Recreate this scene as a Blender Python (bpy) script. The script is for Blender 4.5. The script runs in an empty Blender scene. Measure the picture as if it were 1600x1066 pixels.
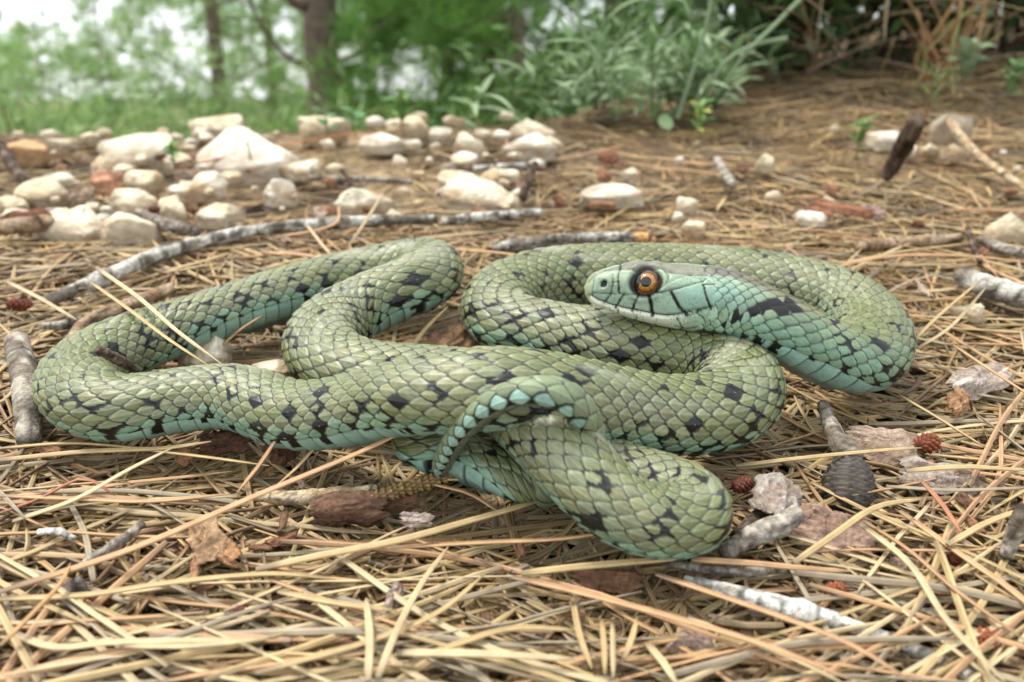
import bpy, math, random
import numpy as np
from mathutils import Vector, Matrix, Euler

random.seed(7)
rng = np.random.default_rng(7)
R_ = math.radians
SC = bpy.context.scene
COL = SC.collection

# ------------------------------------------------------------------ camera
FPX = 1250.0                      # focal length in photo pixels (1600 wide)
CAM_H = 0.141                     # metres above the litter
PITCH = math.atan((533 + 100) / FPX)   # against the litter plane
SLOPE = R_(10.0)                  # the hillside rises away from the camera
ROT = Matrix.Rotation(SLOPE, 4, 'X')
TRUE_UP = Vector((0, math.sin(SLOPE), math.cos(SLOPE)))   # real vertical, in hillside coordinates
cam_d = bpy.data.cameras.new('camera')
cam = bpy.data.objects.new('camera', cam_d)
COL.objects.link(cam)
cam_d.sensor_width = 36.0
cam_d.lens = 36.0 * FPX / 1600.0
cam_d.clip_start = 0.01
cam_d.clip_end = 3000.0
cam_d.dof.use_dof = True
cam_d.dof.focus_distance = 0.245
cam_d.dof.aperture_fstop = 11.0
cam.matrix_world = ROT @ (Matrix.Translation((0, 0, CAM_H)) @ Matrix.Rotation(math.pi / 2 - PITCH, 4, 'X'))
SC.camera = cam

# ------------------------------------------------------------------ sky, sun, exposure
SUN_EL, SUN_AZ = R_(66), R_(292)      # azimuth: 0 = +Y (away from camera), clockwise
world = bpy.data.worlds.new('World')
SC.world = world
world.use_nodes = True
wn = world.node_tree.nodes
wl = world.node_tree.links
sky = wn.new('ShaderNodeTexSky')
sky.sky_type = 'NISHITA'
sky.sun_disc = False
sky.sun_elevation = SUN_EL
sky.sun_rotation = SUN_AZ
sky.air_density = 1.0
sky.dust_density = 3.0
sky.ozone_density = 1.0
# bright thin cloud over the whole sky, blue showing a little between
wtc = wn.new('ShaderNodeTexCoord')
wnz = wn.new('ShaderNodeTexNoise'); wnz.inputs['Scale'].default_value = 2.2; wnz.inputs['Detail'].default_value = 6
wl.new(wtc.outputs['Generated'], wnz.inputs['Vector'])
wmr = wn.new('ShaderNodeMapRange'); wmr.inputs[1].default_value = 0.35; wmr.inputs[2].default_value = 0.6
wmr.inputs[3].default_value = 0.60; wmr.inputs[4].default_value = 0.95
wl.new(wnz.outputs['Fac'], wmr.inputs[0])
wmx = wn.new('ShaderNodeMix'); wmx.data_type = 'RGBA'
wl.new(wmr.outputs[0], wmx.inputs['Factor']); wl.new(sky.outputs[0], wmx.inputs['A'])
wmx.inputs['B'].default_value = (4.6, 4.75, 4.9, 1)
wl.new(wmx.outputs['Result'], wn['Background'].inputs[0])
wn['Background'].inputs[1].default_value = 0.15
sun_d = bpy.data.lights.new('sun', 'SUN')
sun_d.energy = 1.5
sun_d.angle = R_(11)
sun_d.color = (1.0, 0.95, 0.87)
sun = bpy.data.objects.new('sun', sun_d)
COL.objects.link(sun)
sdir = Vector((math.sin(SUN_AZ) * math.cos(SUN_EL), math.cos(SUN_AZ) * math.cos(SUN_EL), math.sin(SUN_EL)))
sun.rotation_euler = (-sdir).to_track_quat('-Z', 'Y').to_euler()
sun.location = sdir * 3
SC.view_settings.view_transform = 'Standard'
SC.view_settings.look = 'None'
SC.view_settings.gamma = 1.0
SC.view_settings.exposure = 1.32
SC.view_settings.use_curve_mapping = False
SC.cycles.max_bounces = 6
SC.cycles.transparent_max_bounces = 4

# ------------------------------------------------------------------ helpers
CP, SP = math.cos(PITCH), math.sin(PITCH)
def px(u, v, z=0.0):
    """point on the photo ray (u, v) at height z above the litter plane"""
    a, b = (u - 800) / FPX, (v - 533) / FPX
    t = (CAM_H - z) / (SP + b * CP)
    return np.array((a * t, (CP - b * SP) * t, z))
def axial(u, v, z=0.0):
    return (CAM_H - z) / (SP + (v - 533) / FPX * CP)
def at_depth(u, v, y):
    """point on the photo ray at ground distance y"""
    a, b = (u - 800) / FPX, (v - 533) / FPX
    t = y / (CP - b * SP)
    return np.array((a * t, y, CAM_H - t * (SP + b * CP)))
def proj(p):
    x, y, z = p[..., 0], p[..., 1], p[..., 2] - CAM_H
    d = y * CP - z * SP
    return 800 + FPX * x / d, 533 + FPX * (-(y * SP + z * CP)) / d
def lin(r, g, b):
    c = np.array((r, g, b), float) / 255.0
    return np.where(c <= 0.04045, c / 12.92, ((c + 0.055) / 1.055) ** 2.4)
def sstep(a, b, x):
    t = np.clip((x - a) / (b - a), 0, 1)
    return t * t * (3 - 2 * t)
def hash01(*k):
    h = np.zeros(np.broadcast(*k).shape, dtype=np.uint64)
    for i, q in enumerate(k):
        h = (h ^ (np.asarray(q).astype(np.int64).astype(np.uint64) + np.uint64(0x9E3779B97F4A7C15) + (h << np.uint64(6)) + (h >> np.uint64(2)))) * np.uint64(0xBF58476D1CE4E5B9)
    h ^= h >> np.uint64(29); h *= np.uint64(0x94D049BB133111EB); h ^= h >> np.uint64(32)
    return (h & np.uint64(0xFFFFFF)).astype(float) / float(0xFFFFFF)
def vnoise(x, y, seed=0):
    x, y = np.asarray(x, float), np.asarray(y, float)
    xi, yi = np.floor(x), np.floor(y)
    fx, fy = x - xi, y - yi
    fx, fy = fx * fx * (3 - 2 * fx), fy * fy * (3 - 2 * fy)
    sd = np.full(xi.shape, seed)
    a, b = hash01(xi, yi, sd), hash01(xi + 1, yi, sd)
    c, d = hash01(xi, yi + 1, sd), hash01(xi + 1, yi + 1, sd)
    return (a * (1 - fx) + b * fx) * (1 - fy) + (c * (1 - fx) + d * fx) * fy
def fbm(x, y, seed=0, n=4):
    s, a, f, t = 0, 0.5, 1.0, 0
    for i in range(n):
        s = s + a * vnoise(np.asarray(x) * f, np.asarray(y) * f, seed + i); t += a; a *= 0.5; f *= 2.03
    return s / t
def unit(v):
    return v / np.maximum(np.linalg.norm(v, axis=-1, keepdims=True), 1e-12)

def mesh_obj(name, V, F, mat, parent=None, col=None, smooth=True, loc=(0, 0, 0)):
    """one mesh object; F is an int array (n,3|4) or a list of faces; col: per-vertex linear colours"""
    me = bpy.data.meshes.new(name)
    V = np.asarray(V, float)
    if isinstance(F, np.ndarray):
        k = F.shape[1]
        me.vertices.add(len(V)); me.vertices.foreach_set('co', V.ravel())
        me.loops.add(F.size); me.loops.foreach_set('vertex_index', F.ravel().astype(np.int32))
        me.polygons.add(len(F)); me.polygons.foreach_set('loop_start', np.arange(0, F.size, k, dtype=np.int32))
        me.update(calc_edges=True)
    else:
        me.from_pydata(V.tolist(), [], F); me.update()
    if smooth:
        me.polygons.foreach_set('use_smooth', np.ones(len(me.polygons), dtype=bool))
    if col is not None:
        at = me.color_attributes.new('col', 'FLOAT_COLOR', 'POINT')
        c = np.ones((len(V), 4)); c[:, :3] = col
        at.data.foreach_set('color', c.ravel())
    if mat is not None:
        me.materials.append(mat)
    o = bpy.data.objects.new(name, me)
    COL.objects.link(o)
    o.location = loc
    if parent is not None:
        o.parent = parent
    return o
def empty(name, loc=(0, 0, 0)):
    o = bpy.data.objects.new(name, None); COL.objects.link(o); o.location = loc
    o.empty_display_size = 0.01
    return o
def tag(o, label, cat, group=None, kind=None):
    if label: o['label'] = label
    if cat: o['category'] = cat
    if group: o['group'] = group
    if kind: o['kind'] = kind
    return o
def share(src, name, loc=(0, 0, 0), parent=None):
    o = src.copy(); o.name = name; COL.objects.link(o); o.location = loc
    if parent is not None: o.parent = parent
    return o

def nmat(name):
    m = bpy.data.materials.new(name); m.use_nodes = True
    return m, m.node_tree.nodes, m.node_tree.links, m.node_tree.nodes['Principled BSDF']
def attr_mat(name, rough=0.5, spec=0.4, bump=0.0, bscale=800.0, hue=0.0, val=0.0, noise=0.0, nscale=300.0, transl=0.0, bdist=0.0005, objrand=0.0):
    """colour comes from the mesh colour attribute 'col', varied by noise; fine relief from noise bump"""
    m, n, l, b = nmat(name)
    at = n.new('ShaderNodeAttribute'); at.attribute_name = 'col'
    out = at.outputs['Color']
    tc = n.new('ShaderNodeTexCoord')
    if noise > 0:
        nz = n.new('ShaderNodeTexNoise'); nz.inputs['Scale'].default_value = nscale; nz.inputs['Detail'].default_value = 4
        l.new(tc.outputs['Object'], nz.inputs['Vector'])
        mr = n.new('ShaderNodeMapRange'); mr.inputs[1].default_value = 0.25; mr.inputs[2].default_value = 0.75
        mr.inputs[3].default_value = 1 - noise; mr.inputs[4].default_value = 1 + noise
        l.new(nz.outputs['Fac'], mr.inputs[0])
        mx = n.new('ShaderNodeVectorMath'); mx.operation = 'SCALE'
        l.new(out, mx.inputs[0]); l.new(mr.outputs[0], mx.inputs['Scale']); out = mx.outputs[0]
    l.new(out, b.inputs['Base Color'])
    b.inputs['Roughness'].default_value = rough
    b.inputs['Specular IOR Level'].default_value = spec
    if bump > 0:
        nb = n.new('ShaderNodeTexNoise'); nb.inputs['Scale'].default_value = bscale; nb.inputs['Detail'].default_value = 5
        l.new(tc.outputs['Object'], nb.inputs['Vector'])
        bm = n.new('ShaderNodeBump'); bm.inputs['Strength'].default_value = bump; bm.inputs['Distance'].default_value = bdist
        l.new(nb.outputs['Fac'], bm.inputs['Height']); l.new(bm.outputs[0], b.inputs['Normal'])
    if transl > 0:
        tr = n.new('ShaderNodeBsdfTranslucent'); l.new(out, tr.inputs['Color'])
        mix = n.new('ShaderNodeMixShader'); mix.inputs[0].default_value = transl
        l.new(b.outputs[0], mix.inputs[1]); l.new(tr.outputs[0], mix.inputs[2])
        l.new(mix.outputs[0], n['Material Output'].inputs['Surface'])
    return m

M = {}
M['snake'] = attr_mat('snake_skin', 0.40, 0.40, 0.25, 2600, noise=0.10, nscale=900, bdist=0.0002)
M['eye'] = attr_mat('snake_eye', 0.06, 0.7)
M['needle'] = attr_mat('dry_needle', 0.5, 0.35, 0.25, 1500, noise=0.16, nscale=260, bdist=0.0002)
M['wood'] = attr_mat('dead_wood', 0.88, 0.15, 0.9, 700, noise=0.45, nscale=600, bdist=0.0015)
M['bark'] = attr_mat('bark', 0.85, 0.15, 0.9, 900, noise=0.45, nscale=700, bdist=0.0012)
M['stone'] = attr_mat('limestone', 0.95, 0.12, 0.9, 220, noise=0.26, nscale=110, bdist=0.003)
M['ground'] = attr_mat('litter_soil', 0.95, 0.1, 0.8, 220, noise=0.45, nscale=120, bdist=0.004)
M['cone'] = attr_mat('cone_scale', 0.6, 0.3, 0.3, 900, noise=0.25, nscale=600, bdist=0.0004)
M['leaf'] = attr_mat('herb_leaf', 0.55, 0.35, 0.15, 500, noise=0.15, nscale=80, transl=0.25, bdist=0.0005)
M['foliage'] = attr_mat('pine_foliage', 0.6, 0.3, noise=0.25, nscale=3, transl=0.35)
M['trunk'] = attr_mat('pine_bark', 0.9, 0.15, 0.9, 25, noise=0.35, nscale=14, bdist=0.02)

# ------------------------------------------------------------------ snake centreline
# (u, v) photo pixel of the strand's middle, z height of the middle (mm), radius (mm), belly turn towards viewer (deg)
SN = [
 (914, 449, 34.0, 9.0, 0), (960, 454, 33.6, 9, 0), (1010, 460, 33.0, 10, 0), (1060, 466, 32.0, 10.5, 0), (1110, 472, 31.0, 10.8, 2),
 (1160, 482, 29.5, 11.0, 8), (1210, 505, 26.0, 11.3, 26), (1260, 535, 19.5, 11.9, 34), (1310, 558, 13.5, 12.3, 32), (1344, 558, 11.5, 12.6, 12),
 (1363, 535, 11.3, 12.8, 5), (1353, 503, 11.3, 13.0, 0), (1318, 472, 11.4, 13.0, 0), (1250, 450, 11.4, 13.1, 0), (1150, 434, 11.5, 13.2, 0), (1040, 428, 11.5, 13.2, 0),
 (930, 428, 11.6, 13.3, 0), (850, 436, 11.6, 13.3, 0), (795, 455, 11.6, 13.3, 3), (777, 482, 11.6, 13.0, 20), (800, 508, 11.5, 12.9, 28), (860, 523, 11.5, 12.9, 28),
 (940, 536, 11.5, 13.0, 5), (1030, 546, 11.4, 12.9, 0), (1105, 560, 11.4, 12.8, 0), (1150, 585, 11.3, 12.7, 0), (1155, 615, 11.3, 12.6, 5), (1115, 642, 12.0, 12.5, 8),
 (1040, 648, 15.0, 12.3, 8), (950, 632, 22, 12.0, 6), (860, 615, 30, 11.8, 5), (780, 607, 33, 11.6, 5), (700, 612, 31, 11.5, 5), (620, 624, 25, 11.4, 26), (540, 643, 17, 11.3, 28),
 (462, 649, 11.5, 11.1, 28), (365, 620, 11.0, 11.0, 30), (280, 627, 10.2, 11.0, 30), (190, 638, 10.0, 11.0, 20), (136, 622, 10.0, 11.2, 4), (119, 592, 10.0, 11.3, 2), (150, 562, 10.0, 11.4, 2),
 (222, 531, 10.1, 11.4, 5), (310, 504, 10.2, 11.2, 38), (410, 471, 10.3, 11.4, 42), (510, 441, 10.4, 11.6, 30), (590, 424, 10.6, 11.8, 0), (645, 414, 12.5, 11.9, 0),
 (672, 416, 15.5, 12.0, 0), (668, 432, 18.0, 12.2, 4), (632, 452, 17.5, 12.4, 28), (580, 473, 14.5, 12.6, 26), (530, 500, 11.5, 12.6, 2), (502, 530, 11.0, 12.3, 2), (515, 562, 10.8, 12.0, 2),
 (570, 585, 10.4, 11.8, 0), (650, 592, 10.2, 11.6, 0), (740, 600, 10.0, 11.4, 0), (820, 625, 9.8, 11.2, 0), (890, 680, 9.6, 11.0, 0), (955, 742, 9.2, 10.2, 0),
 (1030, 764, 9.0, 9.8, 0), (1078, 784, 9.0, 9.5, 0), (1080, 806, 9.4, 9.4, 6), (1028, 815, 10.5, 9.4, 10), (972, 796, 14.0, 9.5, 8), (922, 752, 19.0, 9.7, 4),
 (882, 706, 22.5, 9.9, 0), (847, 670, 23.5, 10.0, 0), (810, 642, 19.0, 10.0, 0), (765, 632, 10.0, 9.4, 0), (700, 645, 8.0, 8.8, 0), (660, 670, 7.4, 8.2, 10), (668, 700, 7.4, 7.7, 50), (715, 712, 7.4, 7.3, 66),
 (770, 735, 6.8, 6.8, 62), (830, 755, 6.0, 6.2, 20), (885, 748, 7.0, 5.6, 10), (914, 716, 13.0, 4.7, 15), (918, 672, 26.0, 4.2, 30), (900, 632, 37.0, 3.9, 52), (860, 611, 42.0, 3.7, 52),
 (810, 613, 41.0, 3.55, 52), (760, 638, 35.0, 3.4, 52), (720, 675, 25.0, 3.2, 52), (696, 712, 13.5, 2.9, 52), (688, 738, 5.0, 2.5, 52), (680, 750, 2.5, 1.5, 20)]
def catmull(P, n=14):
    P = np.asarray(P, float)
    Q = np.vstack((2 * P[0] - P[1], P, 2 * P[-1] - P[-2]))
    out = []
    for i in range(1, len(Q) - 2):
        p0, p1, p2, p3 = Q[i - 1], Q[i], Q[i + 1], Q[i + 2]
        t0 = 0.0
        t1 = t0 + np.linalg.norm(p1[:3] - p0[:3]) ** 0.5; t2 = t1 + np.linalg.norm(p2[:3] - p1[:3]) ** 0.5; t3 = t2 + np.linalg.norm(p3[:3] - p2[:3]) ** 0.5
        for t in np.linspace(t1, t2, n, endpoint=False):
            a1 = (t1 - t) / (t1 - t0) * p0 + (t - t0) / (t1 - t0) * p1
            a2 = (t2 - t) / (t2 - t1) * p1 + (t - t1) / (t2 - t1) * p2
            a3 = (t3 - t) / (t3 - t2) * p2 + (t - t2) / (t3 - t2) * p3
            b1 = (t2 - t) / (t2 - t0) * a1 + (t - t0) / (t2 - t0) * a2
            b2 = (t3 - t) / (t3 - t1) * a2 + (t - t1) / (t3 - t1) * a3
            out.append((t2 - t) / (t2 - t1) * b1 + (t - t1) / (t2 - t1) * b2)
    out.append(P[-1])
    return np.array(out)
def resample(P, step):
    d = np.r_[0, np.cumsum(np.linalg.norm(np.diff(P[:, :3], axis=0), axis=1))]
    s = np.linspace(0, d[-1], max(2, int(round(d[-1] / step)) + 1))
    return s, np.stack([np.interp(s, d, P[:, k]) for k in range(P.shape[1])], 1)
def gsmooth(A, sig):
    k = int(3 * sig) + 1
    w = np.exp(-0.5 * (np.arange(-k, k + 1) / sig) ** 2); w /= w.sum()
    B = np.vstack((2 * A[0] - A[k:0:-1], A, 2 * A[-1] - A[-2:-k - 2:-1]))
    return np.stack([np.convolve(B[:, j], w, 'valid') for j in range(A.shape[1])], 1)
ctrl = np.array([np.r_[px(u, v, z / 1000), r / 1000, b] for u, v, z, r, b in SN])
S, C = resample(catmull(ctrl), 0.0005)
C = gsmooth(C, 6)
S, C = resample(C, 0.00042)
SN_LEN = S[-1]
SNP, SNR, SNB = C[:, :3], C[:, 3], np.radians(C[:, 4])

def build_snake():
    n = len(S)
    T = unit(np.gradient(SNP, axis=0))
    T = unit(gsmooth(T, 4))
    up0 = np.array((0, 0, 1.0))
    U = np.zeros((n, 3)); u = up0.copy()
    for i in range(n):                                  # transport relaxed to the vertical
        t = T[i]
        u = u - t * u.dot(t); u /= np.linalg.norm(u)
        w = up0 - t * t[2]; hz = np.linalg.norm(w)
        if hz > 1e-6:
            u = u + 0.05 * hz * (w / hz - u); u -= t * u.dot(t); u /= np.linalg.norm(u)
        U[i] = u
    toc = np.array((0, 0, CAM_H)) - SNP; toc[:, 2] = 0
    toc = toc - T * (toc * T).sum(1, keepdims=True) - U * (toc * U).sum(1, keepdims=True)
    mag = np.linalg.norm(toc, axis=1, keepdims=True) / 0.2
    toc = unit(toc) * np.clip(mag, 0, 1)
    toc = gsmooth(toc, 20)
    cen = px(800, 690, 0.014)
    ow = SNP - cen; ow = unit(ow - T * (ow * T).sum(1, keepdims=True))
    ft_ = sstep(SN_LEN - .118, SN_LEN - .098, S)[:, None]
    U = unit(U * (1 - ft_) + ow * ft_ + 1e-6); U = unit(gsmooth(U, 6)); U = unit(U - T * (U * T).sum(1, keepdims=True))
    U = unit(U * np.cos(SNB)[:, None] - toc * np.sin(SNB)[:, None])
    U = unit(U - T * (U * T).sum(1, keepdims=True))
    LAT = np.cross(T, U)                                # lateral axis
    # angles: 0 at the back, dense on the flanks, sparse at the belly
    th = np.concatenate((np.linspace(-128, 128, 150), np.linspace(128, 232, 28)[1:-1]))
    th = np.radians(np.where(th > 180, th - 360, th))
    m = len(th)
    s = S[:, None]; r = SNR[:, None]
    mm = S * 1000
    tt = [0, .4, 1, 2, 4, 7, 10, 15, 22, 30, 38, 46, 55, 75, 1e5]
    k_w = [4.9, 4.9, 4.9, 5.0, 5.2, 5.6, 6.1, 7.0, 8.2, 9.9, 10.9, 11.1, 11.2]
    k_u = [5.0, 5.2, 5.4, 5.7, 6.4, 7.4, 8.4, 9.6, 10.4, 11.0, 11.2, 10.9, 10.4]
    k_d = [4.4, 4.5, 4.6, 4.8, 5.3, 6.3, 7.2, 8.4, 9.3, 9.8, 10.0, 10.0, 10.0]
    bw, bu, bd = SNR * 1.08, SNR * 0.92, SNR * 0.90
    hb = sstep(50, 75, mm)
    W = (np.interp(mm, tt[:13], k_w) / 1000 * (1 - hb) + bw * hb)[:, None]
    HU = (np.interp(mm, tt[:13], k_u) / 1000 * (1 - hb) + bu * hb)[:, None]
    HD = (np.interp(mm, tt[:13], k_d) / 1000 * (1 - hb) + bd * hb)[:, None]
    smo = lambda A: gsmooth(A, 5)
    W, HU, HD = smo(W), smo(HU), smo(HD)
    nose = (np.sqrt(np.clip(1 - (1 - np.clip((mm + .05) / 4.2, 0, 1)) ** 2, 0, 1)) ** .9)[:, None]
    W, HU, HD = W * nose, HU * nose, HD * nose
    endtap = np.clip((SN_LEN - S) / 0.006, 0, 1)[:, None] ** 0.5
    W, HU, HD = W * endtap + 1e-5, HU * endtap + 1e-5, HD * endtap + 1e-5
    hd_f = 1 - sstep(44, 62, mm)
    nt = (2.0 + 1.1 * hd_f * sstep(3, 10, mm))[:, None]
    nb = (2.25 + 0.2 * hd_f)[:, None]
    ct, st = np.cos(th)[None], np.sin(th)[None]
    ex = np.where(ct >= 0, nt, nb)
    X = W * np.sign(st) * np.abs(st) ** (2 / ex)
    Z = np.where(ct >= 0, HU, HD) * np.sign(ct) * np.abs(ct) ** (2 / ex)
    # ridge over the eye, cheek bulge
    P = SNP[:, None, :] + LAT[:, None, :] * X[..., None] + U[:, None, :] * Z[..., None]
    dS = np.gradient(P, axis=0); dT = np.roll(P, -1, 1) - np.roll(P, 1, 1)
    N = unit(np.cross(dT, dS))
    outw = P - SNP[:, None, :]
    flip = np.sign((N * outw).sum(-1, keepdims=True)); flip[flip == 0] = 1
    N = N * flip
    # --- scale lattice
    thd = np.degrees(th)[None] * np.ones((n, 1))
    s_tail = SN_LEN - 0.108                              # tail proper (changes over where it is hidden)
    istail = (S > s_tail)[:, None]
    half = np.where(S < SN_LEN - 0.30, 9.5, 8.5)[:, None]
    half = np.where((S > SN_LEN - .185)[:, None], 6.5, half)
    half = np.where(istail, 2.6, half)
    edge = np.where(istail, 128.0, 124.0)
    q = thd / edge * half
    L = 0.50 * SNR
    L = np.where(mm < 120, np.interp(mm, [0, 45, 70, 120], [.0036, .0038, .0050, .0063]), L)
    L = L * (1 + 0.75 * sstep(SN_LEN - .20, SN_LEN - .165, S))
    L = np.where(S > s_tail, SNR * 1.5, L)
    c1 = np.cumsum(np.gradient(S) / L)
    c = c1[:, None] * np.ones((1, m))
    warp = 0.10 * (fbm(c * 0.9, q * 0.9 + 50, 3, 2) - 0.5)
    cw = c + warp
    best = np.full(c.shape, -9.0); be = np.ones(c.shape) * 2; bi = np.zeros(c.shape); bk = np.zeros(c.shape); bdx = np.zeros(c.shape); bdy = np.zeros(c.shape)
    r0 = np.round(q)
    for dr in (-1, 0, 1):
        i = r0 + dr
        off = np.where(np.mod(i, 2) > 0.5, 0.5, 0.0)
        k0 = np.round(cw - off)
        for dk in (0, -1):
            k = k0 + dk
            dx = cw - off - k; dy = q - i
            tipx = np.where(dx > 0, 0.545, 0.525)
            e = ((np.abs(dx) / tipx) ** 1.42 + (np.abs(dy) / 0.88) ** 1.42) ** (1 / 1.42)
            ok = (e < 1) & (np.abs(i) <= half)
            hgt = np.where(ok, 0.75 * dx + 0.5 * (1 - e), -9)
            win = hgt > best
            best = np.where(win, hgt, best); be = np.where(win, e, be); bi = np.where(win, i, bi); bk = np.where(win, k, bk)
            bdx = np.where(win, dx, bdx); bdy = np.where(win, dy, bdy)
    inside = best > -5
    sz = (L * 0.19)[:, None]
    dome = np.where(inside, (0.50 + 0.75 * bdx) * np.clip(1 - be ** 5, 0, 1) + 0.25 * (1 - be ** 2), 0)
    keel = np.where(inside, 0.16 * np.exp(-(bdy / 0.10) ** 2) * np.clip(1 - be ** 4, 0, 1) * sstep(9.5, 7, np.abs(q)), 0)
    neckf = sstep(60, 140, mm)[:, None]
    disp = sz * (0.55 * dome + keel * neckf)
    # belly shields
    ven = np.abs(thd) > edge
    fv = c - np.floor(c)
    disp = np.where(ven, sz * 0.55 * (fv ** 2) * sstep(1.0, 0.93, fv), disp)
    # --- colours
    hsh = hash01(bi + 40, bk, np.zeros(bi.shape)); hsh2 = hash01(bi + 40, bk, np.ones(bi.shape))
    aq = np.abs(q) / half
    olive, olive2, teal, belly = lin(104, 110, 68), lin(118, 121, 88), lin(112, 142, 116), lin(138, 172, 156)
    blk, skin = lin(14, 16, 15), lin(17, 18, 13)
    latf = sstep(0.72, 0.94, aq + 0.10 * (hsh - 0.5))
    neck_t = (1 - sstep(80, 200, mm))[:, None]
    latf = np.clip(latf + neck_t * sstep(0.25, 0.75, aq) * 0.8, 0, 1)
    g = fbm(c * 0.13, q * 0.25 + 9, 21, 3)[..., None]
    body = olive * (1 - sstep(0.4, 0.62, g)) + olive2 * sstep(0.4, 0.62, g)
    colr = body * (1 - latf[..., None]) + teal * latf[..., None]
    mot = fbm(c * 5.5, q * 4.5, 63, 3)[..., None]
    colr = colr * (0.80 + 0.32 * hsh[..., None]) * (0.72 + .56 * mot) * (1 + np.array((0.06, 0.0, -0.08)) * (hsh2[..., None] - 0.5) * 2)
    lite = (0.10 * np.exp(-(bdy / 0.10) ** 2) + 0.20 * sstep(0.60, 0.76, be) * (bdx > 0.0) * sstep(.86, .76, be))[..., None]
    colr = colr + lite * np.array((0.45, 0.5, 0.42)) * neckf[..., None]
    edge_d = sstep(0.76, 0.93, be + .10 * (fbm(c * 4, q * 3, 41, 2) - .5)) * np.where(bdx > 0.05, 0.85, 1.0)
    inn = inside[..., None]
    colr = np.where(inn, colr * (1 - 0.96 * edge_d[..., None]) + skin * 0.96 * edge_d[..., None], skin)
    vc = belly * (0.85 + 0.2 * hash01(np.floor(c), np.sign(thd), np.full(c.shape, 3.0))[..., None])
    vseam = sstep(0.86, 0.95, fv)[..., None]
    vc = vc * (0.8 + .4 * mot) * (1 - vseam * 0.9)
    vblk = (hash01(np.floor(c), np.sign(thd) + 2, np.full(c.shape, 8.0)) < 0.62) & (fv < 0.28 + 0.4 * vnoise(c * 5, thd * 0.1, 4)) & (np.abs(thd) < 127 + 32 * hash01(np.floor(c), np.sign(thd) + 5, np.full(c.shape, 9.0)))
    vc = np.where(vblk[..., None], blk, vc)
    midv = 0.6 * sstep(158, 172, np.abs(thd))[..., None]
    vc = vc * (1 - midv) + lin(70, 84, 80) * midv
    colr = np.where(ven[..., None], vc, colr)
    # black marks
    Mk = np.full(c.shape, -1.0)
    r2 = np.random.default_rng(31)
    cmax = c1[-1]
    marks = []
    for side in (-1, 1):
        for (qq, sp, rx, ry, pr) in ((8.5, 1.9, .52, 1.05, .95), (6.0, 2.4, .5, 1.05, .9), (3.6, 2.6, .45, .9, .8), (1.2, 3.4, .34, .6, .6)):
            x = c1[np.searchsorted(mm, 78)] + r2.random() * 3
            while x < cmax:
                if r2.random() < pr:
                    marks.append((x, side * (qq + r2.normal(0, .6)), rx * r2.uniform(.6, 1.35), ry * r2.uniform(.55, 1.4), r2.uniform(-.5, .5)))
                x += sp * r2.uniform(.75, 1.3)
    for side in (-1, 1):
        for (m_, qq, rx, ry, sh) in ((84, 6.4, .5, 1.2, .3), (96, 3.8, .6, 1.0, -.2), (103, 7.6, .5, 1.7, .4), (116, 5.2, .7, 1.4, .5), (124, 8.2, .8, 1.0, -.3), (131, 6.6, .5, 1.3, .2)):
            marks.append((c1[np.searchsorted(mm, m_)], side * qq, rx, ry, sh))
    MkC = np.full(c.shape, -1.0)
    cC = bk + np.where(np.mod(bi, 2) > .5, .5, 0.)
    for (x, y, rx, ry, sh) in marks:
        a, b = np.searchsorted(c1, (x - 2.5, x + 2.5))
        if b <= a: continue
        dxm = (c[a:b] - x - sh * (q[a:b] - y) * 0.35) / rx; dym = (q[a:b] - y) / ry
        Mk[a:b] = np.maximum(Mk[a:b], 1 - np.sqrt((dxm / 1.35) ** 2 + (dym / 1.2) ** 2))
        dxm = (cC[a:b] - x - sh * (bi[a:b] - y) * 0.35) / rx; dym = (bi[a:b] - y) / ry
        MkC[a:b] = np.maximum(MkC[a:b], 1 - np.sqrt(dxm ** 2 + dym ** 2))
    nz = fbm(c * 3.2, q * 2.4, 55, 3) - 0.5
    val = 1.0 * Mk + 1.1 * nz + 1.9 * (be - 0.74) * inside + np.where(inside, 0, .5) + np.where(inside & (MkC > .48) & (hsh2 < .6), .9, 0)
    bm_ = sstep(0.16, 0.26, val) * (~ven) * (Mk > -0.9)
    bm_ = np.where(istail, 0, bm_)
    colr = colr * (1 - bm_[..., None]) + blk * (0.7 + 0.8 * hsh[..., None]) * bm_[..., None]
    # tail: one row of blue-green plates rimmed with black, dark below
    tq = np.abs(bi)
    tl = np.where((tq >= 2)[..., None], lin(136, 168, 152) * (0.8 + 0.3 * hsh[..., None]) * (0.75 + .5 * mot), lin(120, 132, 100) * (0.8 + 0.3 * hsh[..., None]))
    rim = np.maximum(sstep(0.66, 0.84, be + 0.15 * nz) * (tq >= 2), sstep(0.85, 0.97, be))[..., None]
    tl = tl * (1 - rim) + blk * rim
    tl = np.where(inn, tl, blk); tl = np.where(ven[..., None], lin(100, 106, 88) * sstep(1.0, .85, fv)[..., None] * (0.6 + 0.5 * vnoise(c * 6, thd * .15, 6)[..., None]), tl)
    colr = np.where(istail[..., None], tl, colr)
    # dull dust / old skin on the topmost bends
    du = sstep(0.56, 0.72, fbm(SNP[:, None, 0] * 60 + 0 * q, SNP[:, None, 1] * 60 + q * 0.35, 71, 4)) * sstep(0.55, 0.1, aq) * neckf * 0.45
    colr = colr * (1 - du[..., None]) + lin(158, 160, 140) * du[..., None]

    # --- head plates: side-view layout (units: x 18.2 per mm from x=135)
    hi = int(np.searchsorted(mm, 70))
    zx = 135 + mm[:hi, None] / 0.055 + 0 * thd[:hi]
    ax = np.interp(zx, [135, 400, 700, 1000, 1400], [352, 382, 424, 442, 470])
    zy = ax + 18.2 * 1000 * (-Z[:hi] * CP + np.abs(X[:hi]) * SP)
    # dorsal side beyond the crown line keeps mirrored layout
    pts = np.stack((zx, zy), -1)
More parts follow.
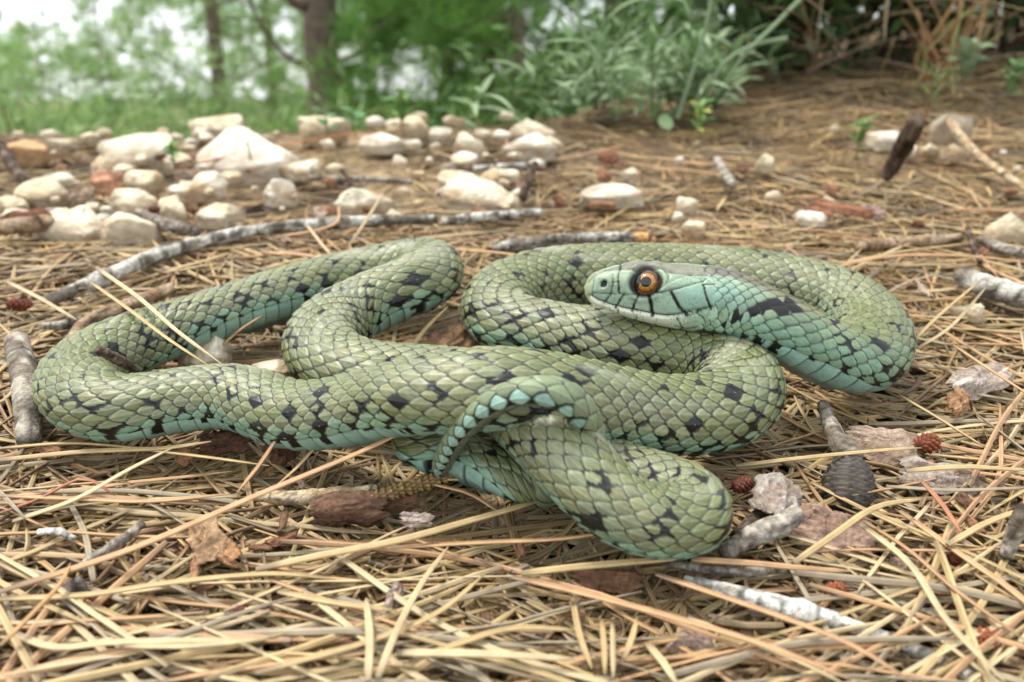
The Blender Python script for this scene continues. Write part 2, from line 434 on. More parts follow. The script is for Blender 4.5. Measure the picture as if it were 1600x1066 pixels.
    def seg_d(poly):
        d = np.full(zx.shape, 1e9)
        for (x1, y1), (x2, y2) in zip(poly[:-1], poly[1:]):
            a = np.array((x1, y1), float); b = np.array((x2, y2), float); ab = b - a
            t = np.clip(((pts - a) @ ab) / ab.dot(ab), 0, 1)
            d = np.minimum(d, np.linalg.norm(pts - a - t[..., None] * ab, axis=-1))
        return d
    mouth = [(180, 412), (230, 444), (290, 465), (350, 482), (420, 497), (500, 515), (570, 532), (625, 539), (690, 534), (760, 515), (840, 494), (885, 484)]
    brow = [(150, 330), (190, 285), (250, 252), (340, 250), (420, 268), (540, 256), (600, 272), (700, 290), (760, 292), (850, 290), (950, 302), (1100, 338), (1300, 410)]
    seams = [ # poly, half width, darkness, groove(mm)
        (mouth, 6, .92, .7), (brow, 4, .45, .25),
        ([(300, 402), (285, 425), (262, 462)], 7, .95, .15), ([(380, 404), (360, 440), (338, 486)], 9, .97, .15),
        ([(462, 410), (450, 450), (438, 508)], 9, .97, .15), ([(515, 408), (535, 460), (556, 535)], 14, 1, .15),
        ([(632, 396), (655, 430), (690, 480), (745, 535)], 12, 1, .15), ([(812, 352), (825, 400), (845, 440), (878, 492)], 9, .97, .15),
        ([(268, 474), (270, 515)], 4, .6, .15), ([(357, 497), (361, 556)], 4, .9, .15), ([(468, 525), (474, 598)], 4, .6, .15), ([(585, 556), (600, 640)], 3, .4, .15), ([(692, 550), (715, 580), (745, 615)], 5, .8, .15),
        ([(190, 395), (300, 400), (420, 405), (520, 405), (590, 398)], 4, .6, .15),
        ([(338, 240), (332, 300), (340, 345), (350, 400)], 8, .95, .2), ([(298, 285), (308, 340), (302, 398)], 5, .8, .15), ([(303, 335), (338, 330)], 3, .5, .1),
        ([(185, 300), (190, 350), (188, 410)], 4, .5, .15), ([(330, 215), (340, 250)], 4, .6, .15),
        ([(588, 266), (612, 300), (600, 345), (545, 400)], 4, .6, .2), ([(545, 400), (600, 392), (680, 374), (750, 352), (812, 330), (830, 312)], 5, .75, .2),
        ([(612, 340), (660, 315), (745, 290), (760, 280)], 3, .5, .15), ([(745, 290), (790, 315), (812, 335)], 3, .6, .15),
        ([(812, 352), (880, 348), (950, 362), (990, 400), (985, 440), (940, 475), (885, 492)], 6, .8, .2),
        ([(745, 535), (800, 520), (845, 545), (870, 580), (845, 610)], 5, .75, .2), ([(700, 600), (760, 615), (850, 600)], 4, .5, .15),
        ([(500, 195), (560, 225), (600, 262)], 3, .35, .15), ([(760, 205), (800, 235), (850, 268)], 3, .35, .15), ([(400, 190), (410, 225), (420, 262)], 3, .3, .12)]
    top = lin(122, 122, 106); cheek = lin(146, 168, 146); cheek2 = lin(134, 166, 148); cream = lin(226, 228, 206); rost = lin(142, 152, 112)
    by = np.interp(zx, [p[0] for p in brow], [p[1] for p in brow])
    my = np.interp(zx, [p[0] for p in mouth], [p[1] for p in mouth])
    ft = sstep(6, -6, zy - by)[..., None]; fm = sstep(-3, 3, zy - my)[..., None]
    hn = fbm(zx * 0.012, zy * 0.02, 77, 4)[..., None]
    hc = cheek * (1 - sstep(560, 760, zx)[..., None]) + cheek2 * sstep(560, 760, zx)[..., None]
    hc = hc * (0.88 + 0.24 * hn)
    up_side = sstep(400, 340, zy)[..., None] * 0.45
    hc = hc * (1 - up_side) + lin(138, 150, 118) * up_side
    cl = cream * (1 - sstep(560, 860, zx)[..., None]) + lin(142, 170, 144) * sstep(560, 860, zx)[..., None]
    labf = sstep(430, 520, zy)[..., None] * sstep(700, 500, zx)[..., None] * .55
    hc = hc * (1 - labf) + lin(182, 200, 180) * labf
    hcol = hc * (1 - fm) + cl * fm
    hcol = hcol * (1 - ft) + top * (0.82 + 0.36 * hn) * ft
    fr = sstep(186, 160, zx)[..., None]
    hcol = hcol * (1 - fr) + rost * fr
    spk = sstep(.70, .78, vnoise(zx * .16, zy * .16, 14))[..., None] * .45 * sstep(.4, .6, hn)
    hcol = hcol * (1 - spk) + lin(60, 76, 62) * spk
    plate = (0.86 + .28 * vnoise(zx * .018 + 3, zy * .03, 15))[..., None]
    hcol = hcol * plate
    hbase = hcol.copy()
    hdisp = np.zeros(zx.shape)
    for poly, hw, dk, gr in seams:
        gr = gr * 1.7; d = seg_d(poly) * 1.18 + 3.5 * (vnoise(zx * .05, zy * .05, 91) - .5)
        f = sstep(hw * 1.25, hw * 0.55, d)[..., None] * dk
        hcol = hcol * (1 - f) + lin(14, 16, 15) * f
        hdisp -= gr / 1000 * np.exp(-(d / (hw * 1.0 + 5)) ** 2)
    dn = np.hypot((zx - 250) / 22, (zy - 340) / 26)
    fn = sstep(1.05, 0.8, dn)[..., None]; hcol = hcol * (1 - fn) + lin(12, 12, 12) * fn; hdisp -= 0.0010 * sstep(1.3, 0.5, dn)
    de = np.hypot(zx - 490, zy - 335)
    fe = sstep(96, 84, de)[..., None]; hcol = hcol * (1 - fe) + lin(16, 16, 15) * fe
    hdisp -= 0.0012 * sstep(104, 78, de)
    ring = np.exp(-((de - 106) / 16) ** 2); hdisp += 0.00035 * ring * (zx < 720)
    hdisp += 0.0015 * np.exp(-((zx - 480) / 130) ** 2) * np.exp(-((zy - 248) / 26) ** 2)
    hdisp += 0.0007 * np.exp(-((zx - 760) / 130) ** 2 - ((zy - 450) / 90) ** 2)
    # collar mark on the neck scales
    offc = np.where(np.mod(bi[:hi], 2) > .5, .5, 0.)
    zxc = np.interp(bk[:hi] + offc, c1[:hi], zx[:, 0])
    zyc = np.stack([np.interp(bi[i], q[i, :150], zy[i, :150]) for i in range(hi)])
    pts = np.stack((zxc, zyc), -1)
    cd = seg_d([(1010, 575), (1060, 540), (1160, 500), (1260, 440), (1330, 430)])
    cw_ = np.interp(zxc, [1000, 1080, 1180, 1300, 1350], [8, 22, 48, 50, 22])
    cf = (cd + 16 * (hsh[:hi] - .5) < cw_)[..., None] * 1.0
    kb = sstep(1350, 900, zx)[..., None]
    sh_ = np.where(inside[:hi], 1 - .85 * sstep(.74, .95, be[:hi]), .12)[..., None] * (0.8 + .4 * hsh[:hi, :, None])
    nk = colr[:hi] * (1 - kb) + hbase * sh_ * kb
    nk = nk * (1 - cf) + (blk * (0.8 + 0.6 * hsh[:hi, :, None]) + .03 * sstep(.9, .98, be[:hi])[..., None]) * cf
    topn = sstep(12, -30, zy - by)[..., None] * 0.7
    nk = nk * (1 - topn) + nk * topn * np.array((0.85, .78, .95))
    hm = sstep(912, 896, zx + 0.35 * np.abs(zy - 430) + 60 * (hsh[:hi] - .5) * (zx > 800))
    colr[:hi] = nk * (1 - hm[..., None]) + hcol * hm[..., None]
    disp[:hi] = disp[:hi] * (1 - hm) + hdisp * hm
    PD = P + N * disp[..., None]
    # soft contact with the ground: the belly flattens
    # ground rests are flattened, never sink
    zmin = -0.0015
    PD[..., 2] = np.where(PD[..., 2] < zmin, zmin + (PD[..., 2] - zmin) * 0.15, PD[..., 2])
    V = PD.reshape(-1, 3)
    idx = np.arange(n * m).reshape(n, m)
    a = idx[:-1]; b = idx[1:]
    F = np.stack((a, np.roll(a, -1, 1), np.roll(b, -1, 1), b), -1).reshape(-1, 4)
    V = np.vstack((V, SNP[0] - T[0] * 0.0004, SNP[-1] + T[-1] * 0.0006))
    colf = np.vstack((colr.reshape(-1, 3), colr[1, 0], colr[-2, 0]))
    root = empty('snake', (0.0, 0.25, 0.0))
    off = np.array((0.0, 0.25, 0.0))
    body_o = mesh_obj('body', V - off, F, M['snake'], root, np.clip(colf, 0, 1))
    tag(root, 'green scaly snake with black flecks and orange eye coiled on the pine litter', 'snake')
    # caps (triangles at snout and tail tip)
    k0, k1 = n * m, n * m + 1
    capF = [(k0, int(idx[0, (j + 1) % m]), int(idx[0, j])) for j in range(m)] + [(k1, int(idx[-1, j]), int(idx[-1, (j + 1) % m])) for j in range(m)]
    me = body_o.data
    nl, np_ = len(me.loops), len(me.polygons)
    me.loops.add(len(capF) * 3); me.polygons.add(len(capF))
    for i, f in enumerate(capF):
        me.polygons[np_ + i].loop_start = nl + 3 * i
        for j in range(3): me.loops[nl + 3 * i + j].vertex_index = f[j]
        me.polygons[np_ + i].use_smooth = True
    me.update(calc_edges=True); me.validate()
    # eyes
    for side in (-1, 1):
        msk = (np.sign(X[:hi]) == side)
        dd = np.where(msk, de, 1e9); ii, jj = np.unravel_index(np.argmin(dd), dd.shape)
        p, nn = P[ii, jj], unit(N[ii, jj] + 0.0)
        t = T[ii]; nn = unit(nn - 0.15 * t * 0)
        upv = U[ii] - nn * U[ii].dot(nn); upv = unit(upv); fw = -(t - nn * t.dot(nn)); fw = unit(fw)
        rad = 0.0043
        ctr = p - nn * 0.0027
        nu, nv = 64, 40
        vs, cs = [], []
        for i in range(nv + 1):
            for j in range(nu):
                al, be_ = math.pi * i / nv, 2 * math.pi * j / nu
                dv = nn * math.cos(al) + (fw * math.cos(be_) + upv * math.sin(be_)) * math.sin(al)
                vs.append(ctr + dv * rad - off)
                xx, yy = math.sin(al) * math.cos(be_), math.sin(al) * math.sin(be_)
                rr = math.hypot(xx, yy)
                if rr < 0.44 or math.cos(al) < 0: cc = lin(8, 8, 10)
                elif xx > 0.40 + 0.15 * abs(yy): cc = lin(14, 12, 10)
                else:
                    w = 0.5 + 0.5 * math.sin(be_ * 23 + 3 * math.sin(be_ * 7))
                    cc = lin(182, 116, 40) * (0.55 + 0.5 * w)
                    if rr > 0.66: cc = cc * (0.35 if yy < .2 else .15)  # dark outer iris; shade of the brow painted into its upper part
                    if rr < 0.47: cc = lin(190, 140, 66)
                cs.append(cc)
        fs = []
        for i in range(nv):
            for j in range(nu):
                fs.append((i * nu + j, i * nu + (j + 1) % nu, (i + 1) * nu + (j + 1) % nu, (i + 1) * nu + j))
        e = mesh_obj('eye', np.array(vs), np.array(fs), M['eye'], root, np.clip(np.array(cs), 0, 1))
        e['label'] = 'round orange eye with black pupil'
    return root
build_snake()
# ------------------------------------------------------------------ terrain
def ridge(x):
    return 0.70 + 0.55 * sstep(-0.02, 0.35, x) + 0.03 * (vnoise(x * 6, x * 0, 5) - 0.5)
def terrain(x, y):
    x, y = np.asarray(x, float), np.asarray(y, float)
    far = sstep(0.38, 0.62, y)
    z = 0.016 * (fbm(x * 6 + 3, y * 6, 11, 3) - 0.5) * far
    z = z + 0.05 * sstep(0.12, 0.7, x) * sstep(0.55, 1.15, y)
    dy = np.maximum(y - ridge(x), 0)
    z = z - math.tan(SLOPE) * dy - 0.9 * (1 - np.exp(-(dy / 0.75) ** 1.3))
    side = np.maximum(np.abs(x) - 3, 0)
    z = z - 0.1 * np.minimum(side, 6)
    back = np.maximum(-y - 0.5, 0)
    z = z - 0.02 * np.minimum(back, 4)
    return z
def build_ground():
    n = 300
    t = np.linspace(-1, 1, n)
    xs = 0.75 * t + 5 * t ** 5 * np.abs(t) ** 2 + 1500 * np.sign(t) * np.abs(t) ** 21
    ty = np.linspace(-1, 1, n)
    ys = 0.5 + 0.75 * ty + 6 * ty ** 5 * np.abs(ty) ** 2 + 1500 * np.sign(ty) * np.abs(ty) ** 21
    X, Y = np.meshgrid(xs, ys)
    Z = terrain(X, Y) - 0.0135 + 0.004 * (fbm(X * 90, Y * 90, 17, 3) - 0.5)
    V = np.stack((X, Y, Z), -1).reshape(-1, 3)
    idx = np.arange(n * n).reshape(n, n)
    F = np.stack((idx[:-1, :-1], idx[:-1, 1:], idx[1:, 1:], idx[1:, :-1]), -1).reshape(-1, 4)
    g = fbm(X * 12, Y * 12, 23, 4)[..., None]
    soil = lin(48, 40, 33) * (1 - g) + lin(98, 85, 70) * g
    stn = (np.exp(-((X + .16) / .3) ** 2) * sstep(.40, .5, Y) * sstep(.35, .6, fbm(X * 25, Y * 25, 88, 3)))[..., None]
    soil = soil * (1 - stn) + lin(168, 148, 116) * (.6 + .5 * g) * stn
    fa = sstep(0.05, 0.5, Y - ridge(X))[..., None]
    grass = lin(84, 98, 52) * (1 - g) + lin(112, 112, 70) * g
    c = soil * (1 - fa) + grass * fa
    o = mesh_obj('ground', V, F, M['ground'], None, c.reshape(-1, 3))
    o['kind'] = 'structure'
build_ground()

# ------------------------------------------------------------------ litter height map (2 mm cells)
HX0, HY0, HC = -1.0, 0.0, 0.002
HNX, HNY = 1050, 700
gx, gy = np.meshgrid(HX0 + HC * (np.arange(HNX) + .5), HY0 + HC * (np.arange(HNY) + .5))
HM = terrain(gx, gy) - 0.012 + 0.004 * (fbm(gx * 30, gy * 30, 61, 3) - .5)
SMASK = np.zeros((HNY, HNX), bool)          # where the snake lies
SLOW = np.full((HNY, HNX), 1.0)             # underside height of the snake there
for i in range(0, len(SNP), 6):
    p, r = SNP[i], SNR[i] * 1.05
    k = int(r / HC) + 1
    ci, cj = int((p[0] - HX0) / HC), int((p[1] - HY0) / HC)
    yy, xx = np.mgrid[-k:k + 1, -k:k + 1]
    d = np.hypot(xx, yy) * HC
    ins = d < r
    low = p[2] - np.sqrt(np.maximum(r * r - d * d, 0)) * 0.9
    sl = (slice(cj - k, cj + k + 1), slice(ci - k, ci + k + 1))
    SMASK[sl] |= ins
    SLOW[sl] = np.where(ins, np.minimum(SLOW[sl], low), SLOW[sl])
AVOID = np.zeros((HNY, HNX), bool)
def hcell(x, y):
    return (np.clip(((y - HY0) / HC).astype(int), 0, HNY - 1), np.clip(((x - HX0) / HC).astype(int), 0, HNX - 1))
def hgt(x, y):
    j, i = hcell(np.atleast_1d(np.asarray(x, float)), np.atleast_1d(np.asarray(y, float)))
    return HM[j, i]

NEEDLE_COLS = np.array([lin(188, 160, 110), lin(176, 146, 98), lin(196, 172, 124), lin(178, 142, 102), lin(162, 146, 116), lin(142, 116, 84), lin(182, 152, 110), lin(178, 156, 116)])
def settle(x, y, thick, stiff=0.55, cap=None):
    """height of a stem laid over the litter so far; raises the litter under it"""
    j, i = hcell(x, y)
    h = HM[j, i]
    n = len(x)
    k = np.arange(n) - (n - 1) / 2
    m = h.mean(); sl = (k * h).sum() / (k * k).sum()
    line = m + sl * k
    line = line + max(0.0, np.percentile(h - line, 75))
    hp = np.convolve(np.r_[h[0], h[0], h, h[-1], h[-1]], np.ones(5) / 5, 'valid')
    z = stiff * line + (1 - stiff) * hp + thick * 0.8
    low = SLOW[j, i] - thick
    z = np.where(SMASK[j, i], np.minimum(z, np.maximum(low, h)), z)
    if cap is not None: z = np.minimum(z, cap)
    ok = ~SMASK[j, i]
    HM[j, i] = np.where(ok, np.maximum(HM[j, i], z + thick * 0.55), HM[j, i])
    return z
PROF6 = np.array([(-1, 0.0), (-.62, .52), (0, .34), (.62, .52), (1, 0.0), (0, -.55)])
PROF4 = np.array([(-1, 0.0), (0, .55), (1, 0.0), (0, -.55)])
def stems_mesh(P, w, prof, roll=None, taper=True):
    """P (N,k,3) centre lines -> verts, quads of thin stems with the profile"""
    N, k, _ = P.shape
    T = unit(np.gradient(P, axis=1))
    up = np.array((0, 0, 1.0))
    S_ = unit(np.cross(T, up)); Uv = np.cross(S_, T)
    if roll is not None:
        c, s = np.cos(roll)[:, None, None], np.sin(roll)[:, None, None]
        S_, Uv = S_ * c + Uv * s, Uv * c - S_ * s
    t = np.linspace(0, 1, k)
    tp = np.interp(t, [0, .06, .5, .9, 1], [.75, 1, 1, .75, .25]) if taper else np.ones(k)
    ww = np.asarray(w)[:, None] * tp[None]
    V = P[:, :, None] + (S_[:, :, None] * prof[None, None, :, 0, None] + Uv[:, :, None] * prof[None, None, :, 1, None]) * ww[:, :, None, None]
    q = len(prof)
    idx = np.arange(N * k * q).reshape(N, k, q)
    a, b = idx[:, :-1], idx[:, 1:]
    F = np.stack((a, np.roll(a, -1, 2), np.roll(b, -1, 2), b), -1).reshape(-1, 4)
    return V.reshape(-1, 3), F
def needle_line(cx, cy, L, ang, bend, n):
    t = np.linspace(-.5, .5, n)
    a = ang + bend * t + 0.15 * bend * np.sin(t * 9)
    dx = np.cos(a) * L / (n - 1); dy = np.sin(a) * L / (n - 1)
    x = np.cumsum(dx); y = np.cumsum(dy)
    return cx + x - x.mean(), cy + y - y.mean()
def needle_cols(base, k, q, rs):
    N = len(base)
    t = np.linspace(0, 1, k)[None, :, None]
    sh = sstep(0.10, 0.05, t); tip = sstep(0.85, 1.0, t)
    c = base[:, None, :] * (1 + 0.18 * (rs.random((N, k, 1)) - .5))
    c = c * (1 - sh * .75) + lin(112, 96, 78) * sh * .75
    c = c * (1 - tip * .35)
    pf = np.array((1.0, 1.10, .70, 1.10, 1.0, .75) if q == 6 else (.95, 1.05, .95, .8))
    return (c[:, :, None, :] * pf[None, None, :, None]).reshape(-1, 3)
def litter():
    rs = np.random.default_rng(5)
    near, far = [], []
    N = 24000
    lay = []
    for i in range(N):
        # sample in the picture-facing wedge, denser near
        if rs.random() < 0.34:
            y = rs.uniform(0.06, 0.42); x = rs.uniform(-1, 1) * (0.12 + 0.78 * y)
        else:
            y = rs.uniform(0.36, 1.2); x = rs.uniform(-1, 1) * (0.14 + 0.78 * y)
        if x < -0.98 or x > 1.08 or y > ridge(x) + 0.12: continue
        stony = math.exp(-((x + 0.16) / 0.25) ** 2) * float(sstep(0.42, 0.5, y))
        if rs.random() < 0.80 * stony: continue
        lay.append((x, y))
    for (x, y) in lay:
        L = (rs.uniform(0.012, 0.04) if rs.random() < .3 else rs.uniform(0.04, 0.10)) * (0.85 if y > 0.4 else 1.0)
        ang = rs.normal(0, 0.75) if rs.random() < .7 else rs.uniform(0, math.pi)
        if rs.random() < .5: ang += math.pi
        bend = rs.normal(0, 0.22)
        w = rs.uniform(0.0006, 0.00102)
        xx, yy = needle_line(x, y, L, ang, bend, 25)
        zz = settle(xx, yy, w, 0.72, 0.0045 if y < .40 else None)
        P = np.stack((xx, yy, zz), 1)
        cb = NEEDLE_COLS[rs.integers(len(NEEDLE_COLS))] * rs.uniform(.5, 1.0)
        if y > 0.4: cb = cb * np.array((1.0, .98, .96)) * rs.uniform(.75, 1.4)
        (near if y < 0.40 else far).append((P[::3] if y < .40 else P[::6], w, cb, rs.uniform(-1, 1)))
    Vs, Fs, Cs, o = [], [], [], 0
    for grp, prof in ((near, PROF6), (far, PROF4)):
        P = np.array([g[0] for g in grp]); w = np.array([g[1] for g in grp]); cb = np.array([g[2] for g in grp]); ro = np.array([g[3] for g in grp])
        V, F = stems_mesh(P, w, prof, ro)
        Vs.append(V); Fs.append(F + o); o += len(V)
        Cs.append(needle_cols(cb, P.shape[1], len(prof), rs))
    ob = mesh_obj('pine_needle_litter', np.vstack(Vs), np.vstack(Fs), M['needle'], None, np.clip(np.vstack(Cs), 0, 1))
    tag(ob, 'thick mat of dry tan and brown pine needles covering the ground', 'needle litter', kind='stuff')
litter()

def base_z(x, y):
    """litter surface around a point"""
    if y > .40: return float(terrain(x, y))
    a = np.linspace(0, 2 * math.pi, 9)
    return max(-.002, float(np.median(hgt(x + .006 * np.cos(a), y + .006 * np.sin(a)))) - .0012)
def keep_clear(P, r):
    for p in np.atleast_2d(P):
        k = int(r / HC) + 1
        j, i = int((p[1] - HY0) / HC), int((p[0] - HX0) / HC)
        AVOID[max(j - k, 0):j + k + 1, max(i - k, 0):i + k + 1] = True

# ------------------------------------------------------------------ stones
def rock_mesh(seed, sx, sy, sz, facets=9, rough=0.10, sub=3):
    rs = np.random.default_rng(seed)
    import bmesh
    bm = bmesh.new(); bmesh.ops.create_icosphere(bm, subdivisions=sub, radius=1.0)
    V = np.array([v.co[:] for v in bm.verts]); F = [tuple(v.index for v in f.verts) for f in bm.faces]; bm.free()
    lo_ = np.clip(-V[:, 2], 0, .9)
    V[:, :2] *= (1 / np.sqrt(1 - lo_ ** 2))[:, None] ** .8
    for _ in range(facets):
        nrm = unit(rs.normal(size=3) * np.array((1, 1, .8))); nrm[2] = abs(nrm[2]); d = rs.uniform(.34, .74)
        ex = np.maximum(np.c_[V[:, :2], np.maximum(V[:, 2], 0)] @ nrm - d, 0); V = V - nrm * ex[:, None] * 0.98
    if seed == 1: V[:, :2] *= (1 - .30 * np.clip(V[:, 2:], 0, 1))
    o = rs.uniform(0, 50)
    nz = fbm(V[:, 0] * 2.2 + o, V[:, 1] * 2.2 + V[:, 2] * 1.7, seed % 97, 4) - .5
    V = V * (1 + rough * 2 * nz[:, None])
    nz2 = fbm(V[:, 0] * 9 + o, V[:, 2] * 9 + V[:, 1] * 7, seed % 89, 2) - .5
    V = V * (1 + rough * .5 * nz2[:, None])
    mx = np.abs(V).max(0); V = V / mx * np.array((sx, sy, sz))
    return V, np.array(F)
STONE_A, STONE_B, STONE_W = lin(206, 192, 158), lin(176, 156, 118), lin(230, 224, 208)
def stone(u, vb, wp, hp, label, seed, white=0.3, group=None, facets=9, rough=.10, yaw=None, name='stone', tint=None):
    p = px(u, vb, 0.0)
    for _ in range(3): p = px(u, vb, float(terrain(p[0], p[1])))
    D = axial(u, vb, p[2])
    W = wp * D / FPX
    dep = W * 0.72
    H = max(hp * D / FPX - dep * SP * 0.30, 0.36 * W)
    rs = np.random.default_rng(seed + 1000)
    V, F = rock_mesh(seed, W / 2, dep / 2, H * .62, facets, rough, 4 if wp > 45 else 3)
    yw = rs.uniform(-.25, .25) if yaw is None else yaw
    c, s = math.cos(yw), math.sin(yw)
    V = V @ np.array(((c, s, 0), (-s, c, 0), (0, 0, 1)))
    base = (STONE_A * (1 - white) + STONE_W * white) * rs.uniform(.86, 1.02)
    if tint is not None: base = tint
    n = fbm(V[:, 0] * 120 + seed, V[:, 2] * 120 + V[:, 1] * 90, 7, 4)[:, None]
    col = base * (0.78 + 0.40 * n)
    st = sstep(.56, .72, fbm(V[:, 0] * 60 + 9, V[:, 1] * 60 + V[:, 2] * 70, seed % 31, 3))[:, None]
    col = col * (1 - st * .5) + lin(176, 142, 100) * st * .5
    dirt = sstep(.24, -.02, V[:, 2] / H + .5 * (n[:, 0] - .5))[:, None] * .5
    col = col * (1 - dirt) + lin(140, 112, 82) * dirt
    pit = sstep(.66, .74, vnoise(V[:, 0] * 420 + seed, V[:, 1] * 300 + V[:, 2] * 420, 3))[:, None]
    col = col * (1 - .22 * pit)
    zg = float(terrain(p[0], p[1] + dep / 2))
    o = mesh_obj(name, V, F, M['stone'], None, np.clip(col, 0, 1), smooth=True, loc=(p[0], p[1] + dep * 0.42, zg + H * .08))
    for poly in o.data.polygons: poly.use_smooth = True
    tag(o, label, 'stone', group)
    return o
big = [
 (366, 262, 160, 88, 'largest white rounded limestone boulder rising above the other stones', 1, .95, 5, .05),
 (215, 250, 150, 62, 'long cream stone with a notched top beside the white boulder', 2, .55, 11, .16),
 (24, 240, 62, 40, 'flat pinkish tan slab leaning on the needles beside a dark bent stick', 3, .05, 8, .06),
 (168, 374, 112, 70, 'blocky pale stone with a flat top edge behind the grey stick', 4, .4, 9, .08),
 (92, 362, 104, 52, 'long sloping cream stone touching the blocky flat topped one', 5, .55, 9, .10),
 (12, 342, 60, 26, 'low pale stone under a dark brown bark curl', 6, .5, 8, .08),
 (200, 288, 70, 44, 'rounded tan stone behind a hollow wedge of rock', 7, .2, 9, .08),
 (194, 318, 74, 40, 'wedge shaped stone with a shadowed hollow underneath', 8, .3, 11, .16),
 (305, 298, 66, 42, 'knobbly cream stone below the white boulder', 9, .55, 9, .14),
 (262, 332, 54, 40, 'small tan stone beside orange cone scales', 10, .2, 8, .1),
 (330, 340, 66, 36, 'low angular pale stone with orange bits at its foot', 11, .45, 9, .1),
 (436, 306, 46, 34, 'small bright rounded stone left alone among needles', 12, .7, 8, .08),
 (565, 322, 84, 46, 'layered cream stone with a dark twig standing on it', 13, .55, 12, .16),
 (340, 200, 90, 40, 'broad tan stone on the crest behind the white boulder', 14, .2, 8, .08),
 (212, 192, 50, 22, 'pale stone on the crest beside brown needles', 15, .3, 8, .1),
 (492, 205, 76, 44, 'dull tan stone on the crest beside the clover sprout', 16, .15, 9, .1),
 (640, 205, 70, 46, 'grey tan stone below the long white slab on the crest', 17, .15, 9, .1),
 (702, 178, 104, 28, 'long flat white slab lying on the crest', 18, .8, 10, .08),
 (724, 236, 62, 44, 'rounded cream stone on bare soil', 19, .4, 9, .1),
 (838, 234, 88, 32, 'flat bright white stone at the foot of the herb', 20, .9, 11, .12),
 (832, 208, 62, 40, 'tan white stone pressed against the leafy herb', 21, .4, 9, .1),
 (750, 322, 130, 52, 'wide grey cream stone with a split layered face', 22, .5, 13, .18),
 (768, 284, 34, 32, 'small upright pyramid of stone on the layered one', 23, .2, 8, .06),
 (956, 308, 92, 40, 'lone white lumpy stone on brown needle litter', 24, .75, 10, .14),
 (1092, 360, 44, 32, 'small pointed tan stone behind the snake', 25, .35, 9, .08),
 (1205, 258, 34, 26, 'small square tan stone on the needles', 26, .15, 7, .06),
 (1275, 344, 42, 16, 'thin white limestone chip lying flat on needles', 27, .9, 8, .1),
 (1390, 220, 70, 26, 'crumbly white stone beside the leaning dark twig', 28, .8, 12, .16),
 (1494, 208, 56, 54, 'upright grey stone with an orange flake above it', 29, .05, 8, .06),
 (1594, 368, 60, 52, 'tan stone overgrown with dry litter beside a lichen stick', 30, .2, 10, .1),
 (594, 225, 66, 24, 'narrow white stone lying below the clover sprout', 31, .75, 9, .1),
 (470, 268, 70, 30, 'low cream stone streaked with needles', 32, .4, 9, .12),
 (85, 282, 46, 24, 'small bright wedge of stone among left needles', 33, .6, 8, .08),
 (60, 308, 80, 30, 'dull greenish pale stone half sunk in litter', 34, .2, 8, .08),
 (150, 262, 44, 34, 'small rough cream stone in front of the notched one', 35, .3, 9, .12),
 (300, 566, 84, 52, 'cream stone flake caught inside the snake coil', 36, .6, 9, .06),
 (424, 582, 60, 30, 'pale flat stone partly under the crossing coils', 37, .6, 8, .06),
 (1530, 492, 52, 20, 'pale grey chip in the needles beside the coil', 38, .3, 8, .06)]
for (u, v, w, h, lab, sd, wh, fc, ro) in big:
    stone(u, v + 2, w * 1.24, h * 1.25, lab, sd, wh, None, fc, ro, tint=(lin(196, 160, 120) if sd == 3 else lin(168, 160, 140) if sd == 29 else None))
rsx = np.random.default_rng(44)
for k in range(40):
    u, v = rsx.uniform(-20, 880), rsx.uniform(184, 352)
    if v > 300 and u > 420 and u < 690: continue
    w = rsx.uniform(28, 66) * (0.75 + .5 * (v - 180) / 170)
    stone(u, v, w, w * rsx.uniform(.3, .55), 'cream limestone chunk lodged among others in the stony patch', 400 + k, rsx.uniform(.1, .9), 'limestone chunks of the stony patch', int(rsx.integers(6, 12)), rsx.uniform(.08, .18))
for k in range(80):
    u = rsx.uniform(0, 870) if rsx.random() < .84 else rsx.uniform(870, 1600)
    v = rsx.uniform(176, 345) if u < 870 else rsx.uniform(200, 360)
    w = 11 + 34 * rsx.random() ** 1.8
    stone(u, v, w, w * rsx.uniform(.5, .8), 'small pale limestone pebble half sunk in the needle litter', 200 + k, rsx.uniform(.1, .8), 'limestone pebbles in the litter', 8, .1, name='pebble')

